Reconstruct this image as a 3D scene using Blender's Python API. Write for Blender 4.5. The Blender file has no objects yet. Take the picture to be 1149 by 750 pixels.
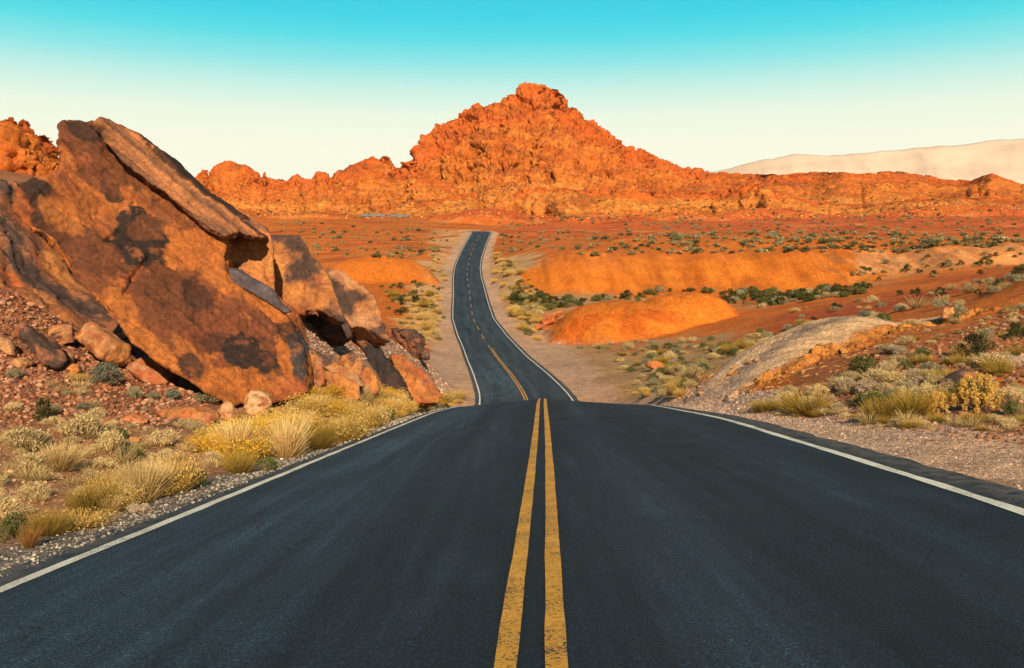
import bpy, math, random
import numpy as np
from mathutils import Vector

random.seed(7)
SC = bpy.context.scene
COL = SC.collection
# ------------------------------------------------------------------ camera model (level camera with vertical shift)
F, CX, HY = 1000.0, 574.5, 280.0          # focal length / principal column / horizon row of the photograph, in its pixels


def P(px, py, Y):
    return ((px - CX) / F * Y, Y, (HY - py) / F * Y)


# ------------------------------------------------------------------ noise (numpy)
def _hash(ix, iy, iz, seed):
    h = (ix.astype(np.int64) * 374761393 + iy.astype(np.int64) * 668265263 + iz.astype(np.int64) * 2147483647 + seed * 974711)
    h = (h ^ (h >> 13)) * 1274126177
    h = h ^ (h >> 16)
    h = (h * 2246822519) & 0x7fffffff
    return ((h ^ (h >> 11)) & 0xffffff).astype(np.float32) / np.float32(0xffffff)


def vnoise(p, seed=0):
    """value noise, p (N,3) -> (-1..1)"""
    i = np.floor(p); f = (p - i).astype(np.float32); i = i.astype(np.int64)
    u = f * f * f * (f * (f * 6 - 15) + 10)
    out = 0
    for dx in (0, 1):
        wx = u[:, 0] if dx else 1 - u[:, 0]
        for dy in (0, 1):
            wy = u[:, 1] if dy else 1 - u[:, 1]
            for dz in (0, 1):
                wz = u[:, 2] if dz else 1 - u[:, 2]
                out = out + wx * wy * wz * _hash(i[:, 0] + dx, i[:, 1] + dy, i[:, 2] + dz, seed)
    return out * 2 - 1


def fbm(p, octv=4, seed=0, gain=.5, lac=2.03, ridged=False):
    a, s, out, tot = 1.0, 1.0, 0, 0
    for k in range(octv):
        n = vnoise(p * s + k * 17.3, seed + k * 31)
        if ridged:
            n = 1 - 2 * np.abs(n)
        out = out + a * n; tot += a; a *= gain; s *= lac
    return out / tot


def cell(p, seed=0):
    """cellular noise: F1, F2, id"""
    i = np.floor(p).astype(np.int64); f = p - i
    f1 = np.full(len(p), 9., np.float32); f2 = f1.copy(); cid = np.zeros(len(p), np.float32)
    for dx in (-1, 0, 1):
        for dy in (-1, 0, 1):
            for dz in (-1, 0, 1):
                a, b, c = i[:, 0] + dx, i[:, 1] + dy, i[:, 2] + dz
                r1 = _hash(a, b, c, seed); r2 = _hash(a, b, c, seed + 7); r3 = _hash(a, b, c, seed + 13)
                d = np.sqrt((dx + r1 - f[:, 0]) ** 2 + (dy + r2 - f[:, 1]) ** 2 + (dz + r3 - f[:, 2]) ** 2).astype(np.float32)
                m = d < f1
                f2 = np.where(m, f1, np.minimum(f2, d)); f1 = np.where(m, d, f1); cid = np.where(m, r1, cid)
    return f1, f2, cid


def facet(p, seed=0):
    """tilted plane in every cell: angular broken faces, about -1..1; also distance to the crack"""
    i = np.floor(p).astype(np.int64); f = p - i
    f1 = np.full(len(p), 9., np.float32); f2 = f1.copy(); val = np.zeros(len(p), np.float32)
    for dx in (-1, 0, 1):
        for dy in (-1, 0, 1):
            for dz in (-1, 0, 1):
                a, b, c = i[:, 0] + dx, i[:, 1] + dy, i[:, 2] + dz
                r1 = _hash(a, b, c, seed); r2 = _hash(a, b, c, seed + 7); r3 = _hash(a, b, c, seed + 13); r4 = _hash(a, b, c, seed + 19)
                ox, oy, oz = f[:, 0] - dx - r1, f[:, 1] - dy - r2, f[:, 2] - dz - r3
                d = np.sqrt(ox * ox + oy * oy + oz * oz).astype(np.float32)
                m = d < f1
                v = (r4 - .5) * 1.2 + (r2 - .5) * 2.2 * ox + (r3 - .5) * 2.2 * oy + (r1 - .5) * 2.2 * oz
                val = np.where(m, v, val)
                f2 = np.where(m, f1, np.minimum(f2, d)); f1 = np.where(m, d, f1)
    return val, f2 - f1


def sstep(a, b, x):
    t = np.clip((x - a) / (b - a), 0, 1)
    return t * t * (3 - 2 * t)


def smooth1(a, k):
    k = max(1, int(k)); w = np.hanning(2 * k + 1); w /= w.sum()
    return np.convolve(np.pad(a, k, mode='edge'), w, mode='valid')


# ------------------------------------------------------------------ mesh / material helpers
def mesh_from(name, V, faces, cols=None, smooth=True, mats=(), attr='Col', mat_idx=None):
    """V (n,3); faces: (m,k) array or list of arrays"""
    me = bpy.data.meshes.new(name)
    V = np.asarray(V, np.float32)
    fl = faces if isinstance(faces, list) else [faces]
    fl = [np.asarray(f, np.int32) for f in fl if len(f)]
    me.vertices.add(len(V)); me.vertices.foreach_set('co', V.ravel())
    loops = np.concatenate([f.ravel() for f in fl])
    tot = np.concatenate([np.full(len(f), f.shape[1], np.int32) for f in fl])
    st = np.concatenate([[0], np.cumsum(tot)[:-1]]).astype(np.int32)
    me.loops.add(len(loops)); me.loops.foreach_set('vertex_index', loops)
    me.polygons.add(len(tot)); me.polygons.foreach_set('loop_start', st); me.polygons.foreach_set('loop_total', tot)
    me.polygons.foreach_set('use_smooth', np.full(len(tot), bool(smooth)))
    if cols is not None:
        a = me.color_attributes.new(attr, 'FLOAT_COLOR', 'POINT')
        c = np.ones((len(V), 4), np.float32); c[:, :3] = cols
        a.data.foreach_set('color', c.ravel())
    for m in mats:
        me.materials.append(m)
    me.update(calc_edges=True)
    me.validate()
    return me


def link(name, me, parent=None):
    o = bpy.data.objects.new(name, me); COL.objects.link(o)
    if parent: o.parent = parent
    return o


def tag(o, label=None, cat=None, group=None, kind=None):
    if label: o['label'] = label
    if cat: o['category'] = cat
    if group: o['group'] = group
    if kind: o['kind'] = kind
    return o


def grid_faces(nr, nc):
    r, c = np.meshgrid(np.arange(nr - 1), np.arange(nc - 1), indexing='ij')
    a = (r * nc + c).ravel()
    return np.stack([a, a + 1, a + nc + 1, a + nc], 1)


class NT:
    def __init__(s, name):
        s.m = bpy.data.materials.new(name); s.m.use_nodes = True
        s.t = s.m.node_tree; s.t.nodes.clear()
        s.out = s.t.nodes.new('ShaderNodeOutputMaterial')

    def n(s, typ, **kw):
        nd = s.t.nodes.new(typ)
        for k, v in kw.items():
            if k.startswith('i_'):
                key = k[2:]
                key = int(key) if key.isdigit() else key.replace('_', ' ')
                sock = nd.inputs[key]
                if hasattr(v, 'is_linked') or isinstance(v, bpy.types.NodeSocket):
                    s.t.links.new(v, sock)
                else:
                    sock.default_value = v
            else:
                setattr(nd, k, v)
        return nd

    def noise(s, vec, scale, detail=4, rough=.55, dist=0):
        return s.n('ShaderNodeTexNoise', i_Vector=vec, i_Scale=scale, i_Detail=detail, i_Roughness=rough, i_Distortion=dist).outputs[0]

    def ramp(s, fac, pts, interp='LINEAR'):
        r = s.n('ShaderNodeValToRGB', i_0=fac)
        r.color_ramp.interpolation = interp
        e = r.color_ramp.elements
        while len(e) < len(pts): e.new(.5)
        for q, (pos, c) in zip(e, pts):
            q.position = pos
            q.color = (c, c, c, 1) if isinstance(c, (int, float)) else (*c, 1)
        return r.outputs[0]

    def mix(s, fac, a, b, blend='MIX'):
        nd = s.n('ShaderNodeMix', data_type='RGBA', blend_type=blend)
        for sock, v in ((nd.inputs[0], fac), (nd.inputs[6], a), (nd.inputs[7], b)):
            if isinstance(v, bpy.types.NodeSocket): s.t.links.new(v, sock)
            else: sock.default_value = v if not isinstance(v, tuple) else (*v[:3], 1)
        return nd.outputs[2]

    def math(s, op, a, b=0.0, c=0.0):
        nd = s.n('ShaderNodeMath', operation=op)
        for sock, v in zip(nd.inputs, (a, b, c)):
            if isinstance(v, bpy.types.NodeSocket): s.t.links.new(v, sock)
            else: sock.default_value = v
        return nd.outputs[0]

    def mapping(s, vec, scale=(1, 1, 1), rot=(0, 0, 0)):
        return s.n('ShaderNodeMapping', i_Vector=vec, i_Scale=scale, i_Rotation=rot).outputs[0]

    def done(s, base, rough=.9, height=None, bump=.5, dist=.05, spec=.25):
        b = s.n('ShaderNodeBsdfPrincipled')
        for key, v in (('Base Color', base), ('Roughness', rough), ('Specular IOR Level', spec)):
            if isinstance(v, bpy.types.NodeSocket): s.t.links.new(v, b.inputs[key])
            else: b.inputs[key].default_value = v if not isinstance(v, tuple) else (*v[:3], 1)
        if height is not None:
            bp = s.n('ShaderNodeBump', i_Strength=bump, i_Distance=dist, i_Height=height)
            s.t.links.new(bp.outputs[0], b.inputs['Normal'])
        s.t.links.new(b.outputs[0], s.out.inputs[0])
        return s.m


# ------------------------------------------------------------------ the road as functions of distance
RS = np.array([  # Y, centre x, centre z, z offset of the left / right painted edge
    (-12, -.48, .15, -.18, .2), (0, -.06, -1.35, -.2, .2), (3.9, .076, -1.84, -.2, .2), (8.7, .27, -2.44, -.23, .22), (18, .6, -3.6, -.29, .19),
    (30, 1.0, -5.13, -.36, -.10), (38, 1.31, -6.33, -.38, -.30), (46, 1.42, -7.95, -.2, -.15), (54, 1.38, -9.75, 0, 0), (61, 1.28, -11.2, 0, 0),
    (67, 1.2, -11.85, 0, 0), (72, 1.1, -11.9, 0, 0), (79, .55, -12.0, 0, 0), (87, -.1, -12.2, 0, 0), (108, -1.9, -12.95, 0, 0), (120, -2.95, -13.1, 0, 0),
    (133, -4.4, -12.95, 0, 0), (160, -7.0, -12.4, 0, 0), (187, -8.7, -11.1, 0, 0), (205, -9.8, -9.8, 0, 0), (235, -11.8, -7.3, 0, 0), (258, -12.9, -5.2, 0, 0),
    (281, -13.3, -2.8, 0, 0), (315, -13.0, 1.7, 0, 0), (348, -12.0, 6.3, 0, 0), (360, -12.6, 7.2, 0, 0), (375, -15.5, 7.6, 0, 0), (400, -30, 7.6, 0, 0), (420, -48, 8, 0, 0)])
RY = np.arange(-12, 420, .25)


def _rs(k, w=14):
    return smooth1(np.interp(RY, RS[:, 0], RS[:, k]), w)


R_X, R_Z, R_L, R_R = _rs(1, 26), _rs(2, 16), _rs(3), _rs(4)
HW = 3.65


def road(Y):
    return (np.interp(Y, RY, R_X), np.interp(Y, RY, R_Z), np.interp(Y, RY, R_L), np.interp(Y, RY, R_R))


def road_z(x, Y):
    xc, zc, l, r = road(Y)
    u = x - xc
    return zc + np.where(u < 0, -u / HW * l, u / HW * r)


# ------------------------------------------------------------------ terrain: smooth base through observed ground points
GP = [
    # left foreground and the slope under the rocks
    (0, 600, 9), (0, 560, 11), (0, 520, 13.5), (0, 470, 17), (0, 430, 19.3), (0, 400, 21), (0, 355, 23.5), (0, 325, 26), (0, 322, 28), (60, 358, 26), (60, 354, 28.5), (110, 388, 25.5), (110, 382, 28), (-200, 330, 27), (-200, 420, 18), (-200, 300, 24), (-200, 600, 9),
    (-500, 500, 9), (-500, 350, 18), (-500, 250, 28), (100, 520, 14.5), (100, 470, 18), (100, 420, 22), (150, 408, 25), (200, 500, 17), (200, 450, 21.5),
    (300, 460, 23), (300, 500, 17), (400, 470, 25.5), (400, 455, 29), (460, 455, 34), (500, 447, 41), (505, 430, 48), (440, 385, 46), (400, 350, 40), (470, 400, 47),
    (350, 352, 33), (350, 392, 28), (350, 374, 28.8), (385, 394, 31), (405, 394, 33.5), (432, 394, 37.5), (300, 322, 27.8), (330, 362, 27.4), (250, 300, 36), (100, 230, 42), (0, 200, 46), (-300, 180, 46), (200, 270, 60), (0, 225, 100), (150, 300, 120),
    # beyond the crest, left of the far road
    (515, 430, 75), (490, 420, 80), (490, 398, 105), (480, 380, 125), (490, 355, 160), (450, 350, 165), (430, 330, 190), (480, 320, 205), (460, 300, 240), (440, 308, 225), (350, 300, 245),
    (505, 285, 283), (490, 268, 335), (400, 262, 365), (300, 250, 450), (300, 243, 540), (420, 244, 540), (490, 246, 520), (200, 300, 250), (0, 280, 250), (0, 235, 560), (-300, 235, 560), (-400, 280, 250),
    # right foreground
    (1149, 545, 9.0), (1149, 480, 13), (1149, 440, 17), (1149, 400, 22), (1149, 360, 30), (1149, 330, 40), (1149, 315, 50), (1149, 312, 70), (1400, 480, 11), (1400, 380, 20), (1400, 300, 45), (1700, 450, 10), (1700, 300, 35),
    (1000, 475, 15), (900, 472, 19), (900, 440, 22), (900, 408, 30), (1000, 430, 20), (1000, 395, 27), (800, 458, 27), (790, 440, 35), (740, 446, 38), (690, 443, 46),
    (830, 402, 40), (900, 385, 40), (940, 374, 40), (1020, 366, 40), (1060, 350, 44), (1100, 336, 50),
    (650, 441, 74), (680, 425, 80), (720, 405, 95), (720, 388, 116), (650, 395, 112), (620, 385, 130), (600, 372, 145), (800, 415, 66), (800, 385, 100), (860, 372, 90), (760, 430, 55), (860, 395, 60),
    (900, 357, 105), (1000, 340, 100), (1149, 306, 105), (1000, 335, 120), (850, 352, 135), (950, 330, 150), (1100, 318, 130), (1400, 300, 120), (1149, 300, 140),
    (585, 350, 165), (640, 346, 166), (700, 338, 172), (820, 342, 160), (870, 335, 172), (940, 325, 180),
    # foot and rim of the upper orange scarp
    (570, 318, 205), (600, 326, 195), (700, 324, 195), (830, 323, 195), (920, 319, 195), (1000, 312, 190), (1100, 300, 185), (1149, 297, 180),
    (590, 302, 215), (650, 293, 213), (700, 290, 214), (800, 288, 214), (930, 286, 214), (1050, 281, 214), (1149, 276, 216), (1400, 275, 215),
    # scrub plain up to the foot of the mountain
    (600, 281, 265), (560, 285, 281), (600, 264, 345), (560, 262, 350), (800, 270, 315), (1000, 265, 330), (1149, 262, 345), (700, 255, 420), (900, 251, 450), (1149, 246, 480),
    (600, 246, 540), (800, 244, 580), (1000, 238, 620), (1149, 234, 640), (1500, 240, 600), (550, 258, 420), (1500, 262, 380),
    (500, 236, 640), (800, 232, 680), (300, 236, 640), (1149, 228, 720), (0, 230, 700),
]
_pts = [P(*g) for g in GP]
for Y in (1, 4, 8, 14, 20, 26, 32, 38, 44, 52, 60, 68, 76, 86, 98, 112, 130, 150, 175, 205, 240, 280, 320, 350):
    xc, zc, l, r = road(Y)
    _pts.append((xc - 4.6, Y, zc + l * 1.2)); _pts.append((xc + 4.6, Y, zc + r * 1.2))
_pts = np.array(_pts, float)
A0 = 8.0


def _q(x, Y):
    return np.stack([1.6 * x / (Y + A0), np.log(Y + A0)], -1)


class TPS:
    def __init__(s, q, v, lam=2e-4):
        n = len(q); s.q = q
        K = s.k(q, q) + lam * np.eye(n)
        Pm = np.c_[np.ones(n), q]
        M = np.zeros((n + 3, n + 3)); M[:n, :n] = K; M[:n, n:] = Pm; M[n:, :n] = Pm.T
        s.w = np.linalg.solve(M, np.r_[v, 0, 0, 0])

    @staticmethod
    def k(a, b):
        r2 = ((a[:, None, :] - b[None]) ** 2).sum(-1)
        return .5 * r2 * np.log(r2 + 1e-12)

    def __call__(s, q):
        out = np.empty(len(q))
        for i in range(0, len(q), 40000):
            c = q[i:i + 40000]
            out[i:i + 40000] = s.k(c, s.q) @ s.w[:-3] + np.c_[np.ones(len(c)), c] @ s.w[-3:]
        return out


_tps = TPS(_q(_pts[:, 0], _pts[:, 1]), _pts[:, 2] / (_pts[:, 1] + A0))
# fan shaped grid: fine near the road, coarser with distance
T = np.concatenate([np.linspace(-1.5, -.64, 90)[:-1], np.linspace(-.64, .64, 960), np.linspace(.64, 1.5, 90)[1:]])
LR = np.concatenate([np.linspace(math.log(1.5), math.log(9.), 30)[:-1], np.linspace(math.log(9.), math.log(62.), 470)[:-1],
                     np.linspace(math.log(62.), math.log(720.), 560), np.linspace(math.log(760.), math.log(26000.), 40)])
YY = np.exp(LR) - A0
TT, LL = np.meshgrid(T, LR)
GX = TT * np.exp(LL); GY = np.exp(LL) - A0
# evaluate the smooth part on a coarse grid, then interpolate
Tc = np.linspace(-1.5, 1.5, 300); Lc = np.linspace(LR[0], math.log(740.), 420)
tc, lc = np.meshgrid(Tc, Lc)
Vc = _tps(np.stack([1.6 * tc.ravel(), lc.ravel()], -1)).reshape(tc.shape)


def bil(Gt, Gl, V, t, l):
    a = np.clip(np.interp(t, Gt, np.arange(len(Gt))), 0, len(Gt) - 1.001); b = np.clip(np.interp(l, Gl, np.arange(len(Gl))), 0, len(Gl) - 1.001)
    i = a.astype(int); j = b.astype(int); fa = a - i; fb = b - j
    return (V[j, i] * (1 - fa) + V[j, i + 1] * fa) * (1 - fb) + (V[j + 1, i] * (1 - fa) + V[j + 1, i + 1] * fa) * fb


def base_z(x, Y):
    l = np.log(np.maximum(Y, -6.6) + A0)
    z = bil(Tc, Lc, Vc, x / np.exp(l), np.minimum(l, Lc[-1])) * np.exp(np.minimum(l, Lc[-1]))
    far = sstep(620, 760, Y)
    return z * (1 - far) + 33 * far


def blob(x, Y, cx, cy, rx, ry, rot=0, p=2.0):
    c, s = math.cos(rot), math.sin(rot)
    dx, dy = x - cx, Y - cy
    a, b = (dx * c + dy * s) / rx, (-dx * s + dy * c) / ry
    return np.sqrt(a * a + b * b)


def smax(a, b, k):
    h = np.clip(.5 + .5 * (a - b) / k, 0, 1)
    return b * (1 - h) + a * h + k * h * (1 - h)


def features(x, Y, z):
    p2 = np.stack([x, Y, 0 * x], -1)
    m = {}
    # lower orange mound: a long whaleback with a second crest on its right
    wob = fbm(p2 / 14, 3, 5) * .18
    d1 = blob(x, Y, *P(700, 0, 137)[:2], 13.5, 15, .15) + wob; d1 = np.maximum(d1, 0)
    d2 = blob(x, Y, *P(770, 0, 141)[:2], 10.5, 14, -.3) + wob; d2 = np.maximum(d2, 0)
    h1 = -14.0 + 5.9 * np.clip(1 - d1 ** 2.2, 0, 1) ** .8
    h2 = -14.0 + 6.9 * np.clip(1 - d2 ** 2.0, 0, 1) ** .9
    hm = smax(h1, h2, 1.6)
    on = (np.minimum(d1, d2) < 1.0)
    zm = np.where(on, smax(z, hm + fbm(p2 / 5, 3, 15) * .22 + fbm(np.stack([(x - 20) / 2.0 + .12 * Y, Y / 11, 0 * x], -1), 5, 16, ridged=True, gain=.55) * .5, .5), z)
    m['mound'] = sstep(1.08, .84, np.minimum(d1, d2) + .10 * fbm(p2 / 1.6, 4, 19)) * sstep(-.2, .25, zm - z + .1)
    z = zm
    # small red knoll left of the far road and one at the foot of the mountain
    d = blob(x, Y, *P(425, 0, 214)[:2], 17, 12, .1) + wob; d = np.maximum(d, 0)
    k1 = np.where(d < 1, -9.6 + 8.0 * np.clip(1 - d ** 2, 0, 1) ** .8, -99)
    m['knoll'] = (d < .97) * 1.0
    z = np.where(d < 1, smax(z, k1, .5), z)
    for (px, Yk, rx, ry, zt, hh) in ((545, 500, 36, 26, 14.0, 9.0), (670, 520, 42, 26, 13, 8.5), (760, 540, 50, 30, 14, 8), (860, 560, 45, 24, 18, 8.5), (350, 520, 45, 26, 16, 6), (1080, 560, 60, 30, 21, 7)):
        d = blob(x, Y, *P(px, 0, Yk)[:2], rx, ry) + wob * .8
        kk = np.where(d < 1, zt + hh * np.clip(1 - d ** 2, 0, 1), -99)
        z = np.where(d < 1, smax(z, kk, 1.0), z)
    # grey ash mound beside the road on the right
    c, s = math.cos(-.35), math.sin(-.35)
    return z, m


def scarp(x, Y, z):
    # gullied face of the upper orange scarp
    p2 = np.stack([x / 9, Y / 60, 0 * x], -1)
    w = sstep(186, 198, Y) * sstep(224, 211, Y) * sstep(0, 8, x)
    g = fbm(p2, 4, 41, ridged=True)
    lob = np.abs(np.sin((x + 5 * vnoise(np.stack([x / 30, 0 * x, 0 * x], -1), 43)) / 15 + .6)) - .6
    crk = fbm(np.stack([x / 3.2, Y / 22, 0 * x], -1), 4, 47, ridged=True)
    return z + w * (g * 1.0 + lob * 3.0 + crk * .6 + (.9 * lob + 1.2 * g) * sstep(62, 80, x))


def grey_axis(x, Y):
    """distance to the axis of the grey ash mound, and position along it"""
    ax = np.array([P(805, 0, 31)[:2], P(850, 0, 33)[:2], P(900, 0, 36)[:2], P(950, 0, 38)[:2], P(1022, 0, 38.5)[:2]])
    best = np.full(x.shape, 1e9); tt = np.zeros(x.shape); sg = np.zeros(x.shape)
    L = 0; seg = np.hypot(*(ax[1:] - ax[:-1]).T); tot = seg.sum()
    for a, b, l in zip(ax[:-1], ax[1:], seg):
        t = np.clip(((x - a[0]) * (b[0] - a[0]) + (Y - a[1]) * (b[1] - a[1])) / l ** 2, 0, 1)
        d = np.hypot(x - a[0] - t * (b[0] - a[0]), Y - a[1] - t * (b[1] - a[1]))
        k = d < best
        sg = np.where(k, np.sign((b[0] - a[0]) * (Y - a[1]) - (b[1] - a[1]) * (x - a[0])), sg)
        tt = np.where(k, (L + t * l) / tot, tt); best = np.minimum(best, d); L += l
    return best, tt, sg * best


def height(x, Y, detail=True):
    z = base_z(x, Y)
    z, m = features(x, Y, z)
    z = scarp(x, Y, z)
    d, tt, sd = grey_axis(x, Y)
    hw = 1.6 + 1.3 * np.sin(np.clip(tt, 0, 1) * 3.1)
    bump = np.clip(1 - (d / (hw + .8)) ** 2, 0, 1)
    z = z + bump * (.25 + .75 * np.sin(np.clip(tt * 1.05, 0, 1) * 3.1))
    z = z - bump * .16 * fbm(np.stack([tt * 26 + .25 * sd, sd * .35, 0 * d], -1), 4, 91, ridged=True) * detail
    m['grey'] = sstep(1.0, .78, d / (hw + .5) + .10 * fbm(np.stack([x / .8, Y / .8, 0 * x], -1), 4, 92))
    ob = sstep(.0, .3, d - hw) * sstep(2.4, 1.2, d - hw) * (Y < 48) * (Y > 20)
    if detail:
        pp = np.stack([x, Y, z * .5], -1)
        z = z + ob * (.16 * facet(pp / .7, 95)[0] + .07 * facet(pp / .28, 96)[0])
    xc, zc, l, r = road(Y)
    u = np.abs(x - xc)
    if detail:
        p = np.stack([x, Y, 0 * x], -1)
        sc = np.clip(Y / 60, .25, 4)
        near = fbm(p / .9, 4, 3) * .07 + fbm(p / 3.5, 3, 9) * .14
        far = fbm(p / 9, 4, 23) * .5 + fbm(p / 40, 3, 29) * 1.2
        k = sstep(30, 180, Y)
        calm = 1 - .75 * np.maximum(m['mound'], m['grey'])
        roadk = sstep(4.3, 9 + Y * .02, u)
        z = z + (near * (1 - k) + far * k * sstep(5, 30, u)) * calm * (.12 + .88 * roadk)
    rz = road_z(x, np.minimum(Y, 415))
    inner = sstep(6.2 + np.clip(Y - 50, 0, 60) * .05, 4.35, u) * sstep(412, 395, Y)
    z = z * (1 - inner) + (rz - .05 - .03 * sstep(4.1, 4.6, u)) * inner
    z = np.where((u < 4.2) & (Y < 405), np.minimum(z, rz - .06), z)
    return z, m


_z, MASK = height(GX.ravel(), GY.ravel())
GZ = _z.reshape(GX.shape)


def H(x, Y):
    x = np.atleast_1d(np.asarray(x, float)); Y = np.atleast_1d(np.asarray(Y, float))
    l = np.log(Y + A0)
    return bil(T, LR, GZ, x / np.exp(l), l)


_YS = np.concatenate([np.arange(2.5, 60, .05), np.arange(60, 250, .25), np.arange(250, 700, 1.)])


def hit(px, py, ymin=2.5):
    """where the line of sight through a photograph pixel meets the ground"""
    Y = _YS[_YS >= ymin]
    x = (px - CX) / F * Y; zr = (HY - py) / F * Y
    b = H(x, Y) >= zr
    if not b.any(): return None
    i = int(np.argmax(b))
    return np.array([x[i], Y[i], float(H(x[i], Y[i])[0])])


_mk = np.maximum(np.maximum(MASK['mound'], MASK['grey']), MASK['knoll']).reshape(GX.shape)


def MASK_AT(h):
    l = np.log(h[1] + A0)
    return float(bil(T, LR, _mk, np.array([h[0] / np.exp(l)]), np.array([l]))[0])


# ------------------------------------------------------------------ colours of the ground
def srgb(r, g, b):
    c = np.array([r, g, b]) / 255.
    return np.where(c <= .04045, c / 12.92, ((c + .055) / 1.055) ** 2.4)


def poly_sd(px, py, poly):
    """signed distance (pixels) to a polygon, negative inside"""
    d = np.full(px.shape, 1e9); ins = np.zeros(px.shape, bool)
    n = len(poly)
    for i in range(n):
        (ax, ay), (bx, by) = poly[i], poly[(i + 1) % n]
        ex, ey = bx - ax, by - ay
        t = np.clip(((px - ax) * ex + (py - ay) * ey) / (ex * ex + ey * ey + 1e-9), 0, 1)
        d = np.minimum(d, np.hypot(px - ax - t * ex, py - ay - t * ey))
        c = ((ay > py) != (by > py)) & (px < ex * (py - ay) / (ey + (1e-9 if ey == 0 else 0)) + ax)
        ins ^= c
    return np.where(ins, -d, d)


C_ORANGE = np.array([.55, .145, .025]); C_BRIGHT = np.array([.66, .180, .022]); C_RED = np.array([.40, .080, .022]); C_TAN = np.array([.45, .265, .12])
C_PINK = np.array([.53, .32, .205]); C_PURPLE = np.array([.33, .215, .165]); C_GREY = np.array([.66, .41, .225]); C_BROWN = np.array([.25, .115, .058]); C_RUB = np.array([.30, .12, .06])
SOILS = [  # polygon on the map of the photograph, range of distance, soil colour, feather
    ([(-600, 250), (1800, 250), (1800, 480), (-600, 480)], (50, 9000), C_ORANGE, 5),
    ([(-900, 480), (520, 440), (560, 900), (-900, 900)], (0, 50), C_BROWN * 1.15 + C_TAN * .25, 12),
    ([(600, 440), (1900, 440), (1900, 900), (600, 900)], (0, 60), C_BROWN, 12),
    ([(-900, 120), (230, 120), (250, 470), (100, 478), (-900, 500)], (0, 60), C_RUB, 10),
    ([(320, 290), (530, 290), (530, 450), (330, 450)], (26, 62), C_PURPLE, 6),
    ([(480, 375), (530, 360), (545, 450), (480, 450)], (55, 130), C_PINK, 6),
    ([(495, 250), (545, 250), (520, 380), (480, 400), (440, 380)], (120, 400), C_TAN * 1.1 + C_ORANGE * .2, 8),
    ([(545, 285), (600, 285), (620, 390), (560, 380)], (120, 300), C_TAN * 1.15, 8),
    ([(560, 372), (625, 375), (680, 400), (720, 455), (630, 460)], (60, 150), C_PINK * 1.05, 7),
    ([(640, 385), (840, 380), (900, 380), (790, 450), (700, 450)], (36, 125), C_TAN * .95, 10),
    ([(850, 372), (900, 348), (1149, 302), (1500, 290), (1500, 330), (1149, 332), (1000, 352), (880, 378)], (72, 170), C_RED * 1.1, 6),
    ([(880, 392), (1020, 372), (1300, 330), (1300, 420), (1000, 430), (900, 440)], (18, 58), C_ORANGE * .45 + C_BROWN * .6, 12),
    ([(575, 310), (560, 330), (580, 352), (720, 345), (900, 342), (1000, 315), (1000, 330), (860, 352)], (158, 192), C_TAN * .8 + C_ORANGE * .2, 6),
    ([(570, 302), (1000, 280), (1300, 270), (1300, 300), (980, 322), (600, 332)], (186, 224), C_BRIGHT * .92, 4),
    ([(960, 282), (1300, 272), (1300, 300), (960, 312)], (186, 224), C_ORANGE * .55 + C_TAN * .75, 6),
    ([(560, 236), (760, 238), (1300, 232), (1300, 262), (900, 268), (560, 262)], (330, 620), C_RED * 1.15 + C_ORANGE * .15, 6),
    ([(485, 230), (590, 230), (600, 246), (480, 248)], (430, 560), C_RED * 1.15, 3),
]


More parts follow.
